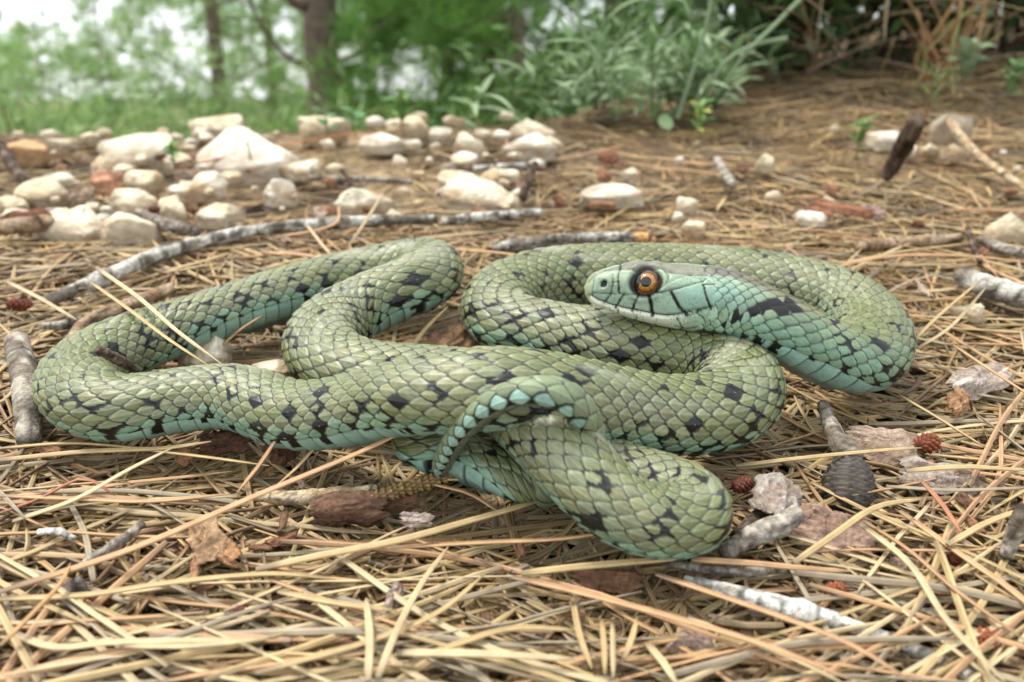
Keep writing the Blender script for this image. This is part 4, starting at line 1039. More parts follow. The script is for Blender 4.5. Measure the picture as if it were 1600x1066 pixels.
# traced from the photo: (u, v, mm above the litter) along the needle, width px, colour
TR = [
 ([(0, 925, 6), (206, 858, 9), (400, 775, 13), (560, 708, 18), (656, 662, 22)], 15, ORANGE * .95, 'long orange needle rising from the near litter to the front coil'),
 ([(-10, 937, 5), (137, 930, 6), (260, 912, 7), (430, 897, 6), (520, 905, 4)], 17, STRAW, 'thick straw needle lying across in front of the red pollen cone'),
 ([(400, 890, 4), (500, 868, 6), (620, 845, 8), (740, 812, 8), (846, 782, 6)], 16, STRAW * .98, 'broad flat straw needle pointing at the lower coil'),
 ([(610, 856, 5), (760, 848, 6), (880, 842, 8), (1000, 822, 12)], 13, ORANGE, 'orange needle with dark sheath resting on the lowest coil'),
 ([(815, 896, 4), (900, 886, 5), (990, 878, 6), (1074, 871, 6)], 15, STRAW, 'flat cut straw needle touching the bottom of the lowest coil'),
 ([(1080, 874, 4), (1170, 880, 4), (1280, 890, 4), (1332, 893, 4)], 13, ORANGE * .95, 'straight orange needle with a pale end beside the lowest coil'),
 ([(800, 902, 7), (900, 925, 7), (1040, 962, 7), (1200, 1010, 8), (1330, 1062, 9)], 17, ORANGE, 'long orange needle slanting across the near litter under the lichen branch'),
 ([(1025, 898, 5), (1120, 930, 6), (1230, 968, 8), (1330, 1008, 9), (1420, 1062, 9)], 17, ORANGE * .97, 'long orange needle crossing over the white lichen branch'),
 ([(1075, 965, 5), (1150, 995, 6), (1260, 1040, 6), (1330, 1075, 6)], 13, PALE, 'pale needle running beside the slanting orange ones'),
 ([(780, 800, 2), (870, 806, 3), (700, 760, 3)][0:1] + [(735, 772, 4), (690, 760, 5), (640, 748, 5)], 11, ORANGE * .9, 'thin orange needle pair under the belly of the tail'),
 ([(660, 752, 5), (740, 750, 6), (800, 766, 5), (850, 782, 3)], 11, STRAW * .9, 'curved straw needle under the raised tail'),
 ([(150, 418, 22), (220, 468, 27), (280, 520, 27), (345, 568, 22)], 9, PALE, 'straight pale needle leaning across the left coil'),
 ([(140, 440, 18), (210, 490, 26), (270, 535, 26), (330, 574, 22)], 9, STRAW, 'lower straight straw needle leaning across the left coil'),
 ([(244, 560, 4), (252, 540, 10), (262, 518, 16)], 8, STRAW * .9, 'short upright needle inside the left coil'),
 ([(330, 556, 3), (370, 520, 10), (412, 492, 18)], 9, ORANGE * .9, 'orange broken needle leaning on the left back coil'),
 ([(300, 515, 8), (360, 522, 7), (440, 528, 5)], 8, STRAW * .85, 'level straw needle inside the left coil'),
 ([(350, 552, 3), (378, 536, 5), (400, 520, 7)], 7, GREYN, 'grey splinter needle inside the left coil'),
 ([(640, 548, 4), (660, 520, 8), (680, 498, 12), (700, 480, 16)], 9, STRAW * .9, 'straw needle between the two middle coils'),
 ([(-10, 702, 2), (120, 693, 3), (300, 712, 4), (420, 728, 4)], 12, STRAW, 'long straw needle along the foot of the left coil'),
 ([(-10, 720, 2), (130, 706, 4), (260, 700, 5), (330, 690, 8)], 11, STRAW * .92, 'second straw needle sloping up to the left coil'),
 ([(0, 775, 4), (120, 780, 6), (230, 784, 6), (360, 772, 6)], 13, ORANGE * 1.02, 'pale orange needle lying level in the left foreground'),
 ([(0, 802, 3), (60, 780, 5), (130, 748, 8), (180, 775, 5)], 10, lin(160, 106, 76), 'reddish kinked needle in the left foreground'),
 ([(20, 815, 4), (120, 780, 7), (200, 735, 10), (270, 700, 12)], 13, PALE, 'wide pale needle slanting up toward the left coil'),
 ([(0, 1010, 8), (60, 950, 9), (95, 912, 9), (110, 880, 7)], 15, lin(172, 134, 86), 'curved brown needle crossing upward at the lower left'),
 ([(20, 990, 4), (90, 1012, 7), (180, 1004, 8), (400, 1000, 8)], 17, PALE, 'wide pale needle along the lower left litter'),
 ([(195, 1010, 8), (300, 1010, 9), (420, 998, 9)], 18, PALE * .97, 'thick pale needle in front of the red cone'),
 ([(435, 925, 6), (520, 942, 6), (620, 955, 5)], 17, STRAW, 'blunt straw needle stub in the central foreground'),
 ([(575, 1066, 10), (578, 1000, 10), (572, 935, 6)], 18, PALE, 'upright pale needle in the central foreground'),
 ([(590, 1060, 12), (620, 985, 11), (660, 910, 8), (700, 855, 6)], 14, PALE, 'slender pale needle slanting up in the central foreground'),
 ([(400, 1052, 8), (480, 1030, 8), (560, 1008, 8), (680, 960, 7), (760, 895, 5)], 15, STRAW, 'curving straw needle under the upright pale one'),
 ([(620, 1020, 8), (760, 1022, 9), (900, 1030, 9)], 18, PALE, 'thick pale level needle in the near foreground'),
 ([(640, 1035, 6), (720, 1005, 7), (800, 982, 7), (900, 985, 5)], 17, STRAW * .95, 'wide straw needle crossing the near foreground'),
 ([(895, 935, 3), (905, 990, 6), (925, 1045, 8)], 14, STRAW * .9, 'short brown needle standing toward the viewer'),
 ([(940, 970, 4), (944, 1010, 7), (945, 1055, 9)], 12, STRAW, 'first of two upright blunt needle stubs'),
 ([(957, 975, 4), (958, 1020, 7), (958, 1060, 9)], 12, PALE, 'paler of two upright blunt needle stubs'),
 ([(975, 1030, 8), (988, 995, 8), (995, 965, 6)], 13, STRAW, 'leaning straw needle with a grey bead end'),
 ([(1010, 1005, 4), (1040, 1040, 7), (1060, 1075, 8)], 17, PALE * .95, 'thick pale needle running off toward the viewer'),
 ([(1240, 880, 4), (1300, 838, 7), (1370, 792, 9), (1440, 780, 8)], 13, STRAW, 'arched straw needle over the mauve bark'),
 ([(1345, 820, 5), (1420, 880, 7), (1480, 970, 8), (1570, 1066, 9)], 16, PALE * .95, 'long pale green tinted needle crossing downward at the right'),
 ([(1350, 815, 3), (1420, 860, 5), (1490, 920, 6), (1600, 1000, 6)], 14, ORANGE * .8, 'brown needle parallel to the long pale one'),
 ([(1480, 852, 5), (1540, 818, 8), (1610, 792, 10)], 15, STRAW, 'wide straw needle rising toward the grey root'),
 ([(1440, 752, 10), (1470, 785, 8), (1505, 838, 5)], 10, lin(176, 118, 84), 'reddish curved needle with a bare tip'),
 ([(1385, 760, 4), (1480, 766, 5), (1610, 762, 5)], 9, GREYN, 'straight grey needle across the right litter'),
 ([(1415, 736, 5), (1500, 730, 6), (1610, 735, 6)], 12, STRAW, 'thick straw needle with a grey sheath at the right'),
 ([(1150, 728, 3), (1250, 716, 5), (1400, 702, 6), (1440, 700, 5)], 9, STRAW, 'long thin straw needle behind the closed cone'),
 ([(1405, 618, 4), (1460, 650, 6), (1540, 700, 6)], 10, STRAW * .85, 'olive straw needle pair running from under the neck loop'),
 ([(1490, 540, 10), (1550, 580, 10), (1620, 625, 9)], 9, ORANGE, 'bright orange needle lying over the grey bark strip'),
 ([(1426, 535, 10), (1460, 500, 14), (1530, 440, 16)], 8, STRAW * .9, 'straw needle leaning from the right bend'),
 ([(1432, 545, 8), (1480, 515, 10), (1540, 450, 12)], 7, PALE * .9, 'pale needle beside the one leaning from the right bend'),
 ([(1280, 425, 4), (1380, 402, 6), (1500, 400, 6), (1620, 412, 5)], 9, ORANGE * .9, 'long arched orange needle beyond the right bend'),
 ([(1300, 415, 4), (1400, 395, 6), (1520, 380, 5)], 8, STRAW * .9, 'long arched straw needle above the orange one'),
 ([(1225, 382, 8), (1250, 402, 6), (1275, 424, 3)], 8, ORANGE * .85, 'short rusty needle pair touching the back coil'),
 ([(0, 465, 3), (60, 455, 4), (140, 450, 4)], 8, ORANGE * .85, 'rusty needle across the left litter'),
 ([(10, 440, 5), (60, 465, 6), (120, 500, 5)], 9, PALE * .9, 'pale needle slanting toward the bent brown stick'),
 ([(430, 372, 4), (520, 352, 8), (530, 318, 10), (590, 296, 8)][:3], 7, ORANGE * .9, 'rusty needle crossing the long lichen stick'),
 ([(480, 352, 7), (500, 378, 6), (520, 402, 3)], 8, PALE, 'short pale needle leaning over the long lichen stick'),
 ([(600, 300, 8), (575, 340, 9), (545, 385, 4)], 6, PALE * .9, 'thin pale needle pair leaning on the lichen stick'),
 ([(280, 262, 6), (420, 232, 9), (560, 208, 11), (640, 205, 8)], 6, lin(176, 118, 80), 'long rusty needle passing in front of the white boulder'),
 ([(690, 388, 3), (800, 398, 4), (850, 408, 3)], 8, ORANGE * .95, 'straight orange needle behind the middle bend'),
 ([(712, 430, 3), (722, 400, 6), (730, 388, 7)], 7, ORANGE * .85, 'short upright rusty needle between the coils'),
 ([(430, 690, 12), (405, 728, 8), (370, 770, 4)], 13, ORANGE * .95, 'orange needle propped against the front coil'),
 ([(500, 690, 10), (460, 735, 6), (430, 760, 3)], 9, STRAW * .9, 'curled straw needle under the front coil')]
for (pts, wp, colr_, lab) in TR:
    P, ws = [], []
    for (u, v, z) in pts:
        q = px(u, v, 0)
        hb = base_z(q[0], q[1])
        P.append(px(u, v, hb + z / 1000)); ws.append(wp / 2 * axial(u, v, z / 1000) / FPX)
    A = catmull(np.array(P), 10); _, A = resample(A, .004)
    needle_obj(A, float(np.mean(ws)) * .82, colr_, lab, None, roll=rsx.uniform(-.5, .5))
rsn = np.random.default_rng(99)
cnt = 0; tries = 0
while cnt < 238 and tries < 4000:
    tries += 1
    zone = rsn.random()
    if zone < .14: u, v = rsn.uniform(0, 1600), rsn.uniform(205, 330)
    elif zone < .72: u, v = rsn.uniform(-60, 1660), rsn.uniform(700, 1090)
    else: u, v = (rsn.uniform(1200, 1640), rsn.uniform(330, 720)) if rsn.random() < .6 else (rsn.uniform(0, 1600), rsn.uniform(330, 500))
    q = px(u, v, 0)
    L = rsn.uniform(.045, .105); ang = rsn.normal(0, .7) + (math.pi if rsn.random() < .5 else 0)
    xx, yy = needle_line(q[0], q[1], L, ang, rsn.normal(0, .25), 25)
    j, i = hcell(xx, yy)
    if SMASK[j, i].any() or AVOID[j, i].mean() > .36: continue
    if np.hypot(xx, yy).min() < .10: continue
    w = rsn.uniform(.0006, .00096)
    zz = settle(xx, yy, w, .75) + .0006 + np.linspace(rsn.uniform(0, .003), rsn.uniform(0, .003), 25)
    ci = int(rsn.integers(4))
    c = [STRAW, ORANGE, PALE, GREYN][ci] * rsn.uniform(.82, 1.08)
    nm = ['straw yellow', 'orange brown', 'pale cream', 'weathered grey'][ci]
    needle_obj(np.stack((xx, yy, zz), 1)[::2], w, c, nm + ' pine needle lying loose on the litter', nm + ' loose pine needles', roll=rsn.uniform(-.9, .9))
    cnt += 1

# ------------------------------------------------------------------ herb, sprouts
def leaf_mesh(name, L, W, curve, fold, col, mat='leaf', nl=8, shape='lance'):
    V, C, F = [], [], []
    for i in range(nl + 1):
        t = i / nl
        if shape == 'lance': w = W * (math.sin(math.pi * min(1, t * .92 + .08)) ** .8) * (1 - .25 * t) + W * .02
        else: w = W * math.sqrt(max(0, 1 - (2 * t - 1) ** 2)) + W * .04
        x = L * math.sin(curve * t) / max(curve, 1e-3) if abs(curve) > 1e-3 else L * t
        z = -L * (1 - math.cos(curve * t)) / curve if abs(curve) > 1e-3 else 0
        for sgn in (-1, 0, 1):
            V.append((x, sgn * w / 2, z + abs(sgn) * fold * w))
            C.append(col * (1.0 if sgn else 1.18) * (0.92 + .16 * t))
    for i in range(nl):
        a = i * 3
        F += [(a, a + 3, a + 4, a + 1), (a + 1, a + 4, a + 5, a + 2)]
    return np.array(V), F, np.array(C)
LEAFSRC = {}
def leaf(parent, loc, heading, pitch, roll, kind, scale):
    if kind not in LEAFSRC:
        L, W, cu, fo, colr_, sh = kind
        V, F, C = leaf_mesh('leaf', L, W, cu, fo, np.array(colr_), shape=sh)
        src = mesh_obj('leaf', V, F, M['leaf'], parent, np.clip(C, 0, 1))
        LEAFSRC[kind] = src; o = src
    else:
        o = share(LEAFSRC[kind], 'leaf'); o.parent = parent
    o.location = loc
    o.rotation_euler = (Matrix.Rotation(heading, 3, 'Z') @ Matrix.Rotation(-pitch, 3, 'Y') @ Matrix.Rotation(roll, 3, 'X')).to_euler()
    o.scale = (scale, scale, scale)
    return o
def stem_obj(parent, P, r0, r1, col, name='stem', mat='leaf', nr=6):
    P = np.asarray(P, float); R = np.linspace(r0, r1, len(P))
    V, F, sg, tg = tube(P, R, nr, .05, 3)
    return mesh_obj(name, V, F, M[mat], parent, np.clip(np.repeat(np.asarray(col)[None], len(V), 0), 0, 1))
G1, G2, G3, G4 = tuple(lin(130, 152, 112)), tuple(lin(114, 138, 96)), tuple(lin(150, 168, 132)), tuple(lin(92, 120, 72))
KL = [(.034, .0056, .7, .22, G1, 'lance'), (.028, .0058, .5, .18, G2, 'lance'), (.036, .0050, 1.0, .25, G3, 'lance'), (.026, .0066, .4, .15, G4, 'lance')]
hb0 = px(990, 178, 0); hz0 = float(terrain(hb0[0], hb0[1]))
herb = empty('herb', (hb0[0], hb0[1], hz0))
tag(herb, 'bushy grey green herb with narrow pointed leaves growing at the litter edge', 'herb')
rsh = np.random.default_rng(12)
HO = np.array((hb0[0], hb0[1], hz0))
for k in range(42):
    u = rsh.normal(1025, 105); vb = rsh.uniform(100, 186) if u < 1130 else rsh.uniform(80, 140)
    b = px(u, vb, 0); b[2] = float(terrain(b[0], b[1]))
    h = rsh.uniform(.012, .075) if k > 9 else rsh.uniform(.05, .11)
    lean = np.array((rsh.normal(0, .35), rsh.normal(-.1, .3), 1.0)); lean /= np.linalg.norm(lean)
    tip = b + lean * h
    stm = stem_obj(herb, np.array([b - HO, (b + tip) / 2 - HO + rsh.normal(0, .002, 3), tip - HO]), .0012, .0008, lin(110, 130, 92))
    nl = int(rsh.integers(6, 9))
    for q_ in range(nl):
        f = .35 + .65 * q_ / nl
        p = b + (tip - b) * f - HO
        kd = KL[int(rsh.integers(4))]
        leaf(stm, p, q_ * 2.4 + rsh.uniform(-.4, .4), rsh.uniform(.15, 1.15), rsh.uniform(-.4, .4), kd, rsh.uniform(.95, 1.55))
def herb_thicket():
    V_, F_, C_, o = [], [], [], 0
    for k in range(520):
        u = rsh.normal(1030, 110); vb = rsh.uniform(70, 188) if u < 1130 else rsh.uniform(60, 140)
        b = px(u, vb, 0); b[2] = float(terrain(b[0], b[1])) + .05 * rsh.random() ** 1.5
        L_, W_, cu, fo, cl_, sh_ = KL[int(rsh.integers(4))]
        V, F, C = leaf_mesh('', L_ * rsh.uniform(.8, 1.4), W_ * rsh.uniform(.8, 1.3), cu, fo, np.array(cl_) * rsh.uniform(.7, 1.1), nl=6)
        Rm = np.array(Matrix.Rotation(rsh.uniform(0, 6.28), 3, 'Z') @ Matrix.Rotation(-rsh.uniform(.2, 1.3), 3, 'Y') @ Matrix.Rotation(rsh.uniform(-.5, .5), 3, 'X'))
        V_.append(V @ Rm.T + b - HO); F_ += [tuple(i + o for i in f) for f in F]; C_.append(C); o += len(V)
    t = mesh_obj('inner_leaves', np.vstack(V_), F_, M['leaf'], herb, np.clip(np.vstack(C_), 0, 1)); t['kind'] = 'stuff'
herb_thicket()
# long stalks rising out of the herb
for pts in ([(1058, 186), (1075, 135), (1090, 85), (1106, 30), (1118, -60)], [(900, -60), (902, 10), (918, 66), (945, 120), (960, 170)], [(1230, 60), (1180, 70), (1130, 100), (1100, 160)], [(1270, -20), (1210, 40), (1160, 90), (1120, 150)]):
    yy0 = hb0[1] - .02
    P = np.array([at_depth(u, v, yy0) for (u, v) in pts]) - HO
    stem_obj(herb, P, .0020, .0016, lin(138, 160, 122), name='stalk')
leaf(herb, at_depth(918, 66, hb0[1]) - HO, 3.2, .1, 0, (.036, .0070, .2, .2, G3, 'lance'), 1.1)
leaf(herb, at_depth(1028, 190, hb0[1] - .06) - HO, .2, -.1, .9, (.016, .014, .2, .05, tuple(lin(128, 150, 108)), 'round'), .9)

def sprout(u, v, hp, nl, ll, label, kinds, spread=.6, name='seedling', cat='seedling', stemcol=lin(120, 130, 80), zb=0.0, lean=(0, 0)):
    b = px(u, v, 0); z0 = float(terrain(b[0], b[1])) + zb
    b = px(u, v, z0)
    D = axial(u, v, z0); h = hp * D / FPX
    r = empty(name, b); tag(r, label, cat)
    tip = np.array((lean[0] * h, lean[1] * h, h))
    stm = stem_obj(r, np.array([(0, 0, 0), tip / 2 + rsh.normal(0, .0008, 3), tip]), .0007, .0005, stemcol)
    for k in range(nl):
        f = .3 + .7 * k / max(nl - 1, 1)
        kd = kinds[k % len(kinds)]
        leaf(stm, tip * f, k * 2.39 + rsh.uniform(-.3, .3), rsh.uniform(.1, .1 + spread), rsh.uniform(-.3, .3), kd, ll * D / FPX / kd[0])
    return r
GP = tuple(lin(104, 142, 70)); GQ = tuple(lin(88, 126, 70)); GY = tuple(lin(170, 178, 92))
ND = [(.03, .0016, .15, .2, GP, 'lance'), (.03, .0014, .2, .2, GQ, 'lance')]
OV = [(.012, .0052, .3, .15, GQ, 'lance'), (.012, .0056, .3, .12, GP, 'lance')]
RD = [(.010, .0090, .3, .1, tuple(lin(92, 132, 84)), 'round')]
sprout(1444, 192, 74, 16, 44, 'green pine seedling with spreading needles on the leaning dark stick', ND, 1.0, zb=.0, stemcol=lin(140, 92, 60))
sprout(1338, 248, 58, 14, 26, 'small feathery green seedling alone in needle litter', OV, 1.2)
sprout(274, 268, 42, 12, 20, 'tiny green sprout in front of the white boulder', OV, 1.2)
sprout(392, 262, 40, 10, 24, 'thin grassy sprout against the white boulder face', ND, .9)
sprout(512, 214, 36, 5, 22, 'round leaved green sprout on the stony crest', RD, .5, 'clover_sprout', 'sprout')
sprout(556, 214, 38, 5, 22, 'second round leaved sprout beside the narrow white stone', RD, .5, 'clover_sprout', 'sprout')
sprout(630, 210, 62, 16, 30, 'dark green bushy seedling with a rusty stem on the crest', OV, 1.0, stemcol=lin(150, 86, 56))
sprout(1090, 226, 62, 14, 24, 'yellow tipped green sprout below the herb stalk', [(.014, .006, .3, .15, GY, 'lance'), (.014, .006, .3, .15, GP, 'lance')], 1.1)
sprout(1572, 168, 66, 24, 26, 'fuzzy pale green herb sprout at the shrub foot', [(.014, .007, .4, .15, tuple(lin(124, 152, 104)), 'lance')], 1.1)
sprout(1500, 140, 60, 14, 40, 'soft grey green sprout beneath dry shrub twigs', [(.014, .008, .4, .15, tuple(lin(136, 158, 124)), 'lance')], 1.0)
sprout(1590, 60, 110, 20, 44, 'leafy green sprout in front of the dark shrub', [(.02, .008, .4, .15, tuple(lin(110, 146, 84)), 'lance')], 1.0)

# ------------------------------------------------------------------ shrubs and pines beyond
def tufts(P, D, n_bl, L, W, rs, spread=.9):
    """needle tufts: P (N,3) bases, D (N,3) directions -> triangles"""
    N = len(P)
    d = unit(D[:, None] + rs.normal(0, spread, (N, n_bl, 3)) * .6)
    side = unit(np.cross(d, rs.normal(size=(N, n_bl, 3))))
    ln = L * rs.uniform(.7, 1.15, (N, n_bl, 1))
    b = P[:, None] + rs.normal(0, L * .12, (N, n_bl, 3))
    V = np.stack((b - side * W / 2, b + side * W / 2, b + d * ln), 2).reshape(-1, 3)
    return V, np.arange(len(V)).reshape(-1, 3)
def pine(u, y, rad, label, seed, nb, hmin, hmax, blen, cols, lean=0.0, tilt=(0, 0), trunk_col=lin(112, 98, 84), height=5.0, tl=.085, tw=.0045, nt_=34, name='pine_tree', bias=None, zoff=0):
    rs = np.random.default_rng(seed)
    p0 = at_depth(u, 150, y); x0 = p0[0]; z0 = float(terrain(x0, y)) - .05
    root = empty(name, (x0, y, z0))
    upv = np.array(TRUE_UP)
    axis = unit(upv + np.array((tilt[0], tilt[1], 0)))
    hs = np.linspace(0, height, 9)
    wob = np.cumsum(rs.normal(0, .02, (9, 3)), 0) * np.array((1, 1, 0)) * min(1, height / 3)
    C = axis[None] * hs[:, None] + wob
    R = np.interp(hs, [0, .25, height], [rad * 1.25, rad, rad * .25])
    V, F, sg, tg = tube(C, R, 14, .10, seed)
    n = fbm(sg * 2.0, tg * 1.6, seed, 3)[:, None]
    mesh_obj('trunk', V, F, M['trunk'], root, np.clip(trunk_col * (.55 + .9 * n), 0, 1))
    TV, TF, TC, o = [], [], [], 0
    BP, BD, LV, LF, lo = [], [], [], [], 0
    for b in range(nb):
        h = rs.uniform(hmin, hmax)
        c = np.array([np.interp(h, hs, C[:, k]) for k in range(3)])
        az = rs.uniform(0, 2 * math.pi) if bias is None else rs.normal(bias, 1.1)
        L = blen * rs.uniform(.5, 1.1) * (1 - .35 * h / max(height, .1))
        d = np.array((math.cos(az), math.sin(az), 0.0)); rise = rs.uniform(-.15, .55)
        t = np.linspace(0, 1, 7)[:, None]
        br = c + d * L * t + upv * (L * rise * t - .25 * L * t ** 2) + np.cumsum(rs.normal(0, .03 * L, (7, 3)), 0) * t
        Vb, Fb, _, _ = tube(br[::2], np.linspace(min(max(rad * .16, .005), .010), .002, 4), 6, .05, seed + b)
        LV.append(Vb); LF += [tuple(int(i) + lo for i in f) for f in Fb]; lo += len(Vb)
        for k in range(nt_):
            f = rs.uniform(.25, 1.0) ** .8
            q = np.array([np.interp(f, t[:, 0], br[:, j]) for j in range(3)])
            tw_d = unit(d * .7 + rs.normal(0, .6, 3) + upv * .45)
            ln = rs.uniform(.04, .28) * L * (1.15 - f * .6)
            BP.append(q + tw_d * ln); BD.append(unit(tw_d + upv * .3))
    lm = mesh_obj('limbs', np.vstack(LV), LF, M['trunk'], root, np.clip(np.repeat((trunk_col * .9)[None], lo, 0), 0, 1))
    BP, BD = np.array(BP), np.array(BD)
    V, F = tufts(BP, BD, 16, tl, tw, rs)
    ci = rs.integers(len(cols), size=len(BP))
    cc = np.array(cols)[ci] * rs.uniform(.75, 1.15, (len(BP), 1))
    CC = np.repeat(cc, 48, 0)
    mesh_obj('crown', V, F, M['foliage'], root, np.clip(CC, 0, 1), smooth=False)
    tag(root, label, 'tree')
    return root
PALEBARK = lin(150, 146, 128)
PG = [lin(126, 166, 76), lin(142, 178, 92), lin(108, 148, 66), lin(152, 182, 108)]
DG = [lin(106, 146, 66), lin(122, 160, 78), lin(92, 130, 58)]
LG = [lin(152, 182, 116), lin(134, 170, 96), lin(166, 188, 132)]
big_pine = pine(492, 2.5, .062, 'pine tree with the thickest dark trunk beyond the crest', 1, 26, 1.75, 2.8, .9, PG, height=6, tilt=(.01, 0), trunk_col=lin(100, 86, 76))
pine1 = pine(338, 4.6, .045, 'slender pine tree with a thin grey trunk behind the white boulder', 2, 40, .1, 2.2, 1.1, LG, height=5.5, nt_=34)
pine(690, 3.0, .03, 'thin stemmed young pine with dense green needles behind the long slab', 3, 40, .05, 1.8, .75, DG, height=3.5)
pine(812, 2.6, .03, 'dark leafy young pine right behind the herb', 4, 60, .0, 1.6, .7, DG, height=3)
pine(150, 5.2, .009, 'pale feathery pine standing against the open sky', 5, 30, .0, 1.8, 1.1, LG, height=4.5, trunk_col=PALEBARK)
pine(20, 4.2, .009, 'small bright pine at the open end of the crest', 6, 26, -.2, 1.15, .8, LG, height=1.7, trunk_col=PALEBARK)
pine(420, 6.5, .05, 'bright green pine seen between the two trunks', 7, 40, .2, 2.6, 1.3, PG, height=5)
pine(590, 6.0, .05, 'far pine with sky showing through beside the thick trunk', 8, 26, .0, 2.4, 1.2, PG, height=5)
pine(760, 4.6, .05, 'tall deep green pine filling the gap behind the young ones', 9, 40, .0, 2.8, 1.3, DG, height=5)
pine(960, 3.4, .05, 'shady pine hidden behind the herb leaves', 10, 60, .0, 2.4, 1.1, DG, height=4)
pine(240, 7.5, .009, 'distant hazy pine behind the slender trunk', 11, 30, .2, 2.2, 1.3, LG, height=4.5, trunk_col=PALEBARK)
pine(-120, 6.0, .009, 'wide pine at the far end of the view', 12, 34, .0, 1.6, 1.4, LG, height=3, trunk_col=PALEBARK)
pine(1150, 4.0, .06, 'dark pine standing behind the shrub', 13, 60, .0, 2.6, 1.2, DG, height=5)
pine(1450, 3.6, .07, 'large shady pine above the dark shrub', 14, 60, .2, 3.0, 1.3, DG, height=5)

bo = np.array(big_pine.location)
for pts, r0 in (([(486, 100), (455, 92), (425, 62), (400, 25), (380, -30)], .008), ([(496, 100), (540, 92), (585, 66), (620, 40), (680, -10)], .008), ([(480, 10), (462, 6), (446, -8)], .02)):
    P = np.array([at_depth(u, v, 2.48) for (u, v) in pts]) - bo
    stem_obj([c_ for c_ in big_pine.children if c_.name.startswith('trunk')][0], P, r0, r0 * .6, lin(84, 70, 60), name='limb', mat='trunk')

def leaf_cloud(N, ctr, ext, rs, L, W, cols, up=.3):
    P = ctr + rs.normal(0, 1, (N, 3)) * np.array(ext) * .5
    d = unit(rs.normal(size=(N, 3)) + np.array((0, 0, up)))
    s = unit(np.cross(d, rs.normal(size=(N, 3))))
    ln = L * rs.uniform(.6, 1.2, (N, 1))
    V = np.stack((P, P + d * ln * .5 + s * W / 2, P + d * ln, P + d * ln * .5 - s * W / 2), 1).reshape(-1, 3)
    C = np.repeat(np.array(cols)[rs.integers(len(cols), size=N)] * rs.uniform(.7, 1.15, (N, 1)), 4, 0)
    return V, np.arange(len(V)).reshape(-1, 4), C
def shrub(u, y, w, h, n, label, seed, cols, L=.03, W=.008, stems=14, dry=0, name='shrub', stemcol=lin(96, 78, 60), zc=.5):
    rs = np.random.default_rng(seed)
    x = at_depth(u, 120, y)[0]; z0 = float(terrain(x, y)) - .01
    root = empty(name, (x, y, z0)); tag(root, label, 'shrub')
    Vs, Fs, Cs, o = [], [], [], 0
    for k in range(stems):
        a = rs.uniform(0, 2 * math.pi); rr = rs.uniform(.2, 1) * w / 2
        tip = np.array((math.cos(a) * rr, math.sin(a) * rr * .7, h * rs.uniform(.5, 1)))
        stem_obj(root, np.array([(rs.normal(0, .02), rs.normal(0, .02), 0), tip * .5 + rs.normal(0, .02, 3), tip]), .004, .0015, stemcol * rs.uniform(.7, 1.1), mat='trunk')
        m = n // stems
        V, F, C = leaf_cloud(m, tip * rs.uniform(.55, 1), (w * .32, w * .28, h * .35), rs, L, W, cols)
        V[:, 2] = np.maximum(V[:, 2], .005)
        Vs.append(V); Fs.append(F + o); Cs.append(C); o += len(V)
    mesh_obj('foliage', np.vstack(Vs), np.vstack(Fs), M['foliage'], root, np.clip(np.vstack(Cs), 0, 1), smooth=False)
    return root
SD = [lin(70, 92, 50), lin(84, 106, 60), lin(58, 76, 42)]
SB = [lin(110, 142, 76), lin(128, 156, 92), lin(94, 126, 64)]
shrub(1235, .95, .26, .22, 2400, 'dark green shrub standing behind the herb', 1, SD, .03, .010)
shrub(1400, .98, .36, .36, 5200, 'dense shadowy shrub above the brown bank', 2, SD, .035, .010)
shrub(1600, .96, .34, .36, 4600, 'dark shrub closing the edge of the bank', 3, SD, .03, .010)
shrub(900, 1.10, .36, .30, 2600, 'mid green shrub leaning beside the herb', 4, [lin(92, 124, 64), lin(78, 108, 52)], .03, .010)
shrub(650, 1.75, .5, .72, 1500, 'loose green shrub on the slope below the crest', 5, SB, .035, .010)
shrub(280, 2.1, .8, .80, 2400, 'pale green shrub below the crest behind the white boulder', 6, [lin(138, 162, 108), lin(120, 150, 88)], .04, .010)
shrub(60, 2.0, .8, .85, 2400, 'bright green shrub below the crest at the open end', 7, [lin(132, 164, 96), lin(116, 150, 80)], .04, .010)
shrub(150, 1.7, .5, .62, 1500, 'low green shrub just below the crest beside the notched stone', 9, SB, .035, .010)
shrub(400, 1.65, .45, .55, 1300, 'low leafy shrub just below the crest behind the tan stone', 10, SB, .035, .010)
shrub(520, 2.0, .5, .62, 1200, 'soft grey green shrub in front of the thick trunk', 8, [lin(146, 164, 120), lin(130, 152, 104)], .06, .005)
LP = [lin(150, 178, 112), lin(134, 166, 94), lin(166, 186, 128)]
for k, (u, y, h) in enumerate(((-30, 1.35, .56), (70, 1.5, .58), (185, 1.3, .50), (300, 1.45, .58), (420, 1.6, .62))):
    shrub(u, y, .42, h, 1500, ['feathery green bush at the open end of the crest', 'tall feathery bush behind the pinkish tan slab', 'feathery bush behind the notched cream stone', 'feathery bush behind the white boulder', 'feathery bush left of the thick trunk'][k], 30 + k, LP, .055, .0045, name='feathery_bush')
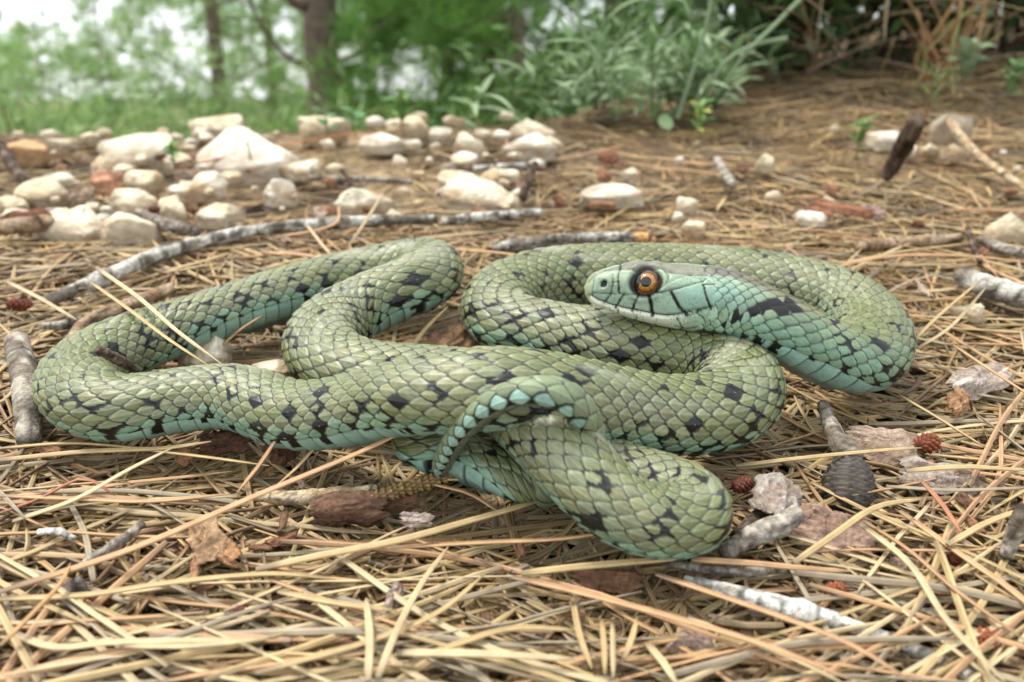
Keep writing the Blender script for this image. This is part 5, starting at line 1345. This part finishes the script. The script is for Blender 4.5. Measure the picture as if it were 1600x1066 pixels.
# rough grass on the slope that drops away behind the crest
def slope_grass():
    rs = np.random.default_rng(66)
    N = 9000
    y = .74 + 3.2 * rs.random(N) ** 1.7; x = rs.uniform(-1, .55, N) * (.3 + .85 * y)
    keep = y > ridge(x) + .03
    x, y = x[keep], y[keep]; N = len(x)
    b = np.stack((x, y, terrain(x, y) - .015), 1)
    h = rs.uniform(.05, .17, (N, 1)) * np.clip((y - ridge(x)) / .35, .25, 1)[:, None]
    d = unit(np.array(TRUE_UP)[None] + rs.normal(0, .32, (N, 3)))
    sd = unit(np.cross(d, rs.normal(size=(N, 3)))) * (.0016 + .0007 * y[:, None])
    bend = rs.normal(0, .25, (N, 3)) * np.array((1, 1, .2))
    m_, t_ = b + d * h * .55, b + (d + bend) * h
    V = np.stack((b - sd, b + sd, m_ + sd * .8, m_ - sd * .8, t_), 1).reshape(-1, 3)
    k = np.arange(N)[:, None] * 5
    F = np.vstack((k + np.array((0, 1, 2)), k + np.array((0, 2, 3)), k + np.array((3, 2, 4))))
    cs = np.array([lin(116, 142, 76), lin(138, 156, 92), lin(164, 156, 104), lin(98, 124, 66)])[rs.integers(4, size=N)] * rs.uniform(.65, 1.1, (N, 1))
    o = mesh_obj('slope_grass', V, F, M['foliage'], None, np.clip(np.repeat(cs, 5, 0), 0, 1), smooth=False)
    tag(o, 'rough pale green grass on the slope behind the stony crest', 'grass', kind='stuff')
slope_grass()
# dry brushwood caught under the shrubs
def brush():
    rs = np.random.default_rng(77)
    P = []
    for k in range(80):
        u = rs.uniform(1240, 1640); y = rs.uniform(.74, .95)
        x = at_depth(u, 100, y)[0]; z = float(terrain(x, y))
        L = rs.uniform(.06, .16); d = unit(np.array((rs.normal(0, 1), rs.normal(-.4, .6), abs(rs.normal(.2, .6)))))
        b = np.array((x, y, z + rs.uniform(0, .10)))
        t = np.linspace(0, 1, 5)[:, None]
        P.append(b + d * L * t + np.array((0, 0, -1)) * L * .25 * t ** 2)
    P = np.array(P)
    V, F = stems_mesh(P, rs.uniform(.0007, .0013, len(P)), PROF4)
    c = NEEDLE_COLS[rs.integers(len(NEEDLE_COLS), size=len(P))] * rs.uniform(.3, .75, (len(P), 1))
    o = mesh_obj('dry_brushwood', V, F, M['needle'], None, np.clip(needle_cols(c, 5, 4, rs), 0, 1))
    tag(o, 'tangle of dry fallen needles caught under the dark shrubs', 'dry brush', kind='stuff')
brush()
# dry clump hanging from the shrub
dk = empty('dry_plant', px(1470, 150, 0)); tag(dk, 'dry yellowish plant clump with curled stems in front of the dark shrub', 'dry plant')
dko = px(1470, 150, 0)
rsd = np.random.default_rng(8)
for k in range(26):
    u0, v0 = rsd.uniform(1425, 1500), rsd.uniform(60, 150)
    a = at_depth(u0, v0, dko[1] + rsd.uniform(-.02, .04)) - dko
    d = unit(np.array((rsd.normal(0, .5), rsd.normal(0, .4), 1.0))) * rsd.uniform(.03, .08)
    stem_obj(dk, np.array([a, a + d * .5 + rsd.normal(0, .006, 3), a + d]), .0017, .0009, [lin(200, 164, 112), lin(186, 176, 116), lin(180, 136, 92)][k % 3] * rsd.uniform(.8, 1))
stem_obj(dk, np.array([at_depth(1490, 160, dko[1]) - dko, at_depth(1485, 90, dko[1]) - dko, at_depth(1500, 20, dko[1]) - dko, at_depth(1505, -60, dko[1]) - dko]), .0025, .002, lin(182, 176, 120))

# ------------------------------------------------------------------ the whole hillside leans by SLOPE
for o in list(SC.objects):
    if o.parent is None and o.type in {'MESH', 'EMPTY'}:
        o.matrix_basis = ROT @ o.matrix_basis
